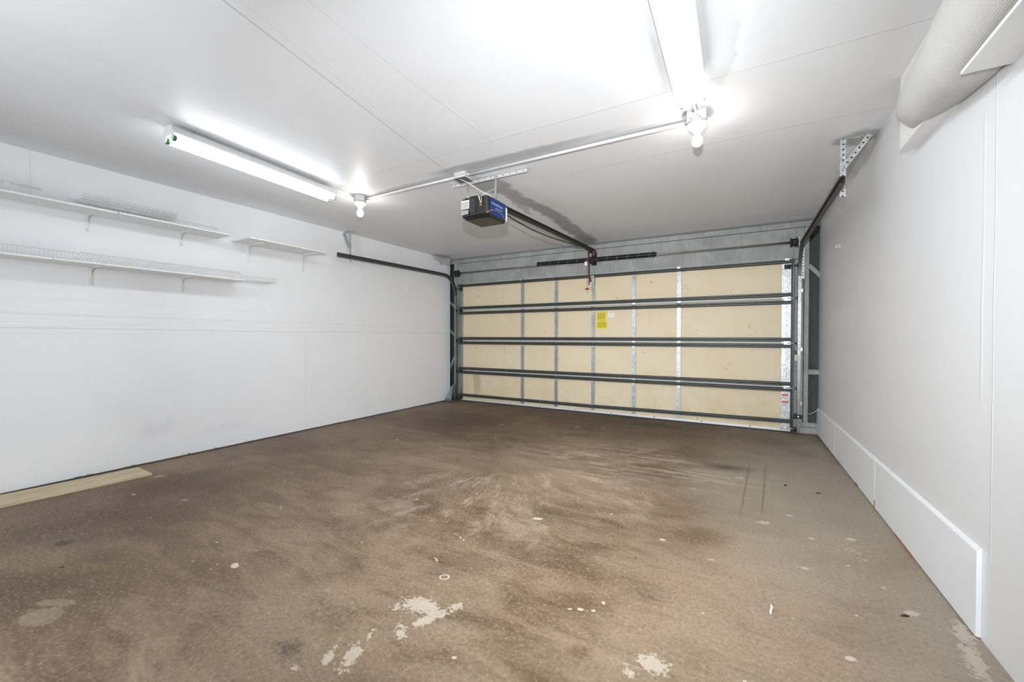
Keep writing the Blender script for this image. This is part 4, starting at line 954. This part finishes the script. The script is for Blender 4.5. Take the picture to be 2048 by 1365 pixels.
# coat hook on the right wall
xw = wrx(-1.05)
root = MB().lathe([(.001, .003), (.011, .003), (.012, 0)], (xw, -1.05, 1.992), (-1, 0, 0), 14).build('wall_hook', 'white')
tag(root, 'small white screw hook on the right wall', 'hook')
MB().tube([(xw-0.002, -1.05, 1.992)] + [(xw-0.016-0.016*math.cos(t), -1.05+0.0, 1.992+0.018*math.sin(t)) for t in [PI*0.15*k - 0.2 for k in range(10)]], 0.0028, 6).build('hook_bend', 'white', root)
# safety sensor, clamp and its wire
root = empty('safety_sensor', (4.98, -0.09, 0.20), 'small black door safety sensor with green light beside the right track', 'sensor')
m = MB(); m.box(4.935, 4.962, -0.124, -0.088, 0.195, 0.222); m.box(4.955, 5.025, -0.125, -0.115, 0.198, 0.240); m.box(4.940, 4.975, -0.124, -0.088, 0.225, 0.250); m.build('mounting_bracket', 'blackm', root, bevel=0.002)
MB().box(4.965, 5.010, -0.130, -0.088, 0.203, 0.238).build('sensor_head', 'black', root, bevel=0.004)
MB().lathe([(.001, .003), (.0045, .002), (.005, 0)], (4.982, -0.130, 0.220), (0, -1, 0), 10).build('indicator_light', 'led', root)
MB().tube([(5.008, -0.095, 0.215), (5.025, -0.09, 0.20), (5.035, -0.088, 0.17)], 0.003, 6).build('lead', 'cablem', root)
root = MB().tube([(5.09, 0.04, 0.235), (5.115, 0.02, 0.240), (5.140, -0.01, 0.262), (5.165, -0.03, 0.288), (5.185, -0.035, 0.297)], 0.0032, 6).build('white_wire', 'cable')
tag(root, 'loose white wire curling out of the wall near the sensor', 'wire')
root = box('wall_plug', (4.955, 4.992, 0.030, 0.061, 0.86, 0.935), 'paper', bevel=0.003); tag(root, 'small white and orange block fixed to the jamb beside the right track', 'fixing block')
box('orange_cap', (4.955, 4.992, 0.030, 0.061, 0.937, 0.985), plain('rust_orange', srgb(140, 62, 30), 0.6), root)
m = MB()
for k in (-1, 1): m.lathe([(.004, 0), (.004, .001)], (4.9735+k*.007, 0.030, 0.90), (0, -1, 0), 8)
m.build('slot', 'blackm', root)
# crumpled bluish plastic flap at the foot of the left track
m = MB(); top = Vector((-0.060, -0.10, 0.30)); N = 14
bot = [Vector((-0.170 + 0.150*k/N, -0.215 + 0.05*math.sin(k*1.7) + 0.03*(k/N), 0.004 + 0.010*(k % 2))) for k in range(N+1)]
vs = []; fs = []
for j in range(6):
    f = j/5
    for k in range(N+1):
        p = top.lerp(bot[k], f); p.x += (k/N-0.5)*0.02*(1-f); p.y += 0.008*math.sin(k*2.1+j)*f; vs.append(tuple(p))
for j in range(5):
    for k in range(N): fs.append((j*(N+1)+k, j*(N+1)+k+1, (j+1)*(N+1)+k+1, (j+1)*(N+1)+k))
m.raw(vs, fs, True)
tag(m.build('plastic_flap', 'sheet', solid=0.002), 'crumpled bluish plastic flap at the foot of the left door track', 'plastic sheet')
# bits on the floor
root = MB().tube([(4.545, -3.855, 0.005), (4.549, -3.872, 0.006), (4.545, -3.895, 0.005), (4.542, -3.918, 0.004)], [0.004, 0.0055, 0.004, 0.0035], 8).build('caulk_strip', 'caulk')
tag(root, 'small white strip of dried caulk on the right part of the floor', 'debris')
for (x, y, a, s_, lab) in [(4.915, -2.20, 0.5, .020, 'dark scrap of dry leaf near the right wall, the further one'), (4.72, -2.13, 1.2, .024, 'dark scrap of dry leaf left of its neighbour by the right wall'), (5.02, -3.66, 0.4, .018, 'thin dark twig on the floor near the right skirting'), (1.52, -5.26, 0.9, .012, 'tiny black crumb on the floor at lower left')]:
    c_, n_ = math.cos(a), math.sin(a)
    vs = [(x+c_*u*s_-n_*v*s_, y+n_*u*s_+c_*v*s_, z) for u, v, z in ((-1, 0, .001), (-.3, .32, .004), (.4, .25, .006), (1, 0, .002), (.4, -.28, .001), (-.4, -.22, .003))]
    o = MB().raw(vs, [(0,1,2,3,4,5)])
    m = MB(); m.raw(vs, [(0,1,2,3,4,5)]); tag(m.build('leaf_scrap', 'leaf', solid=0.0015), lab, 'debris')
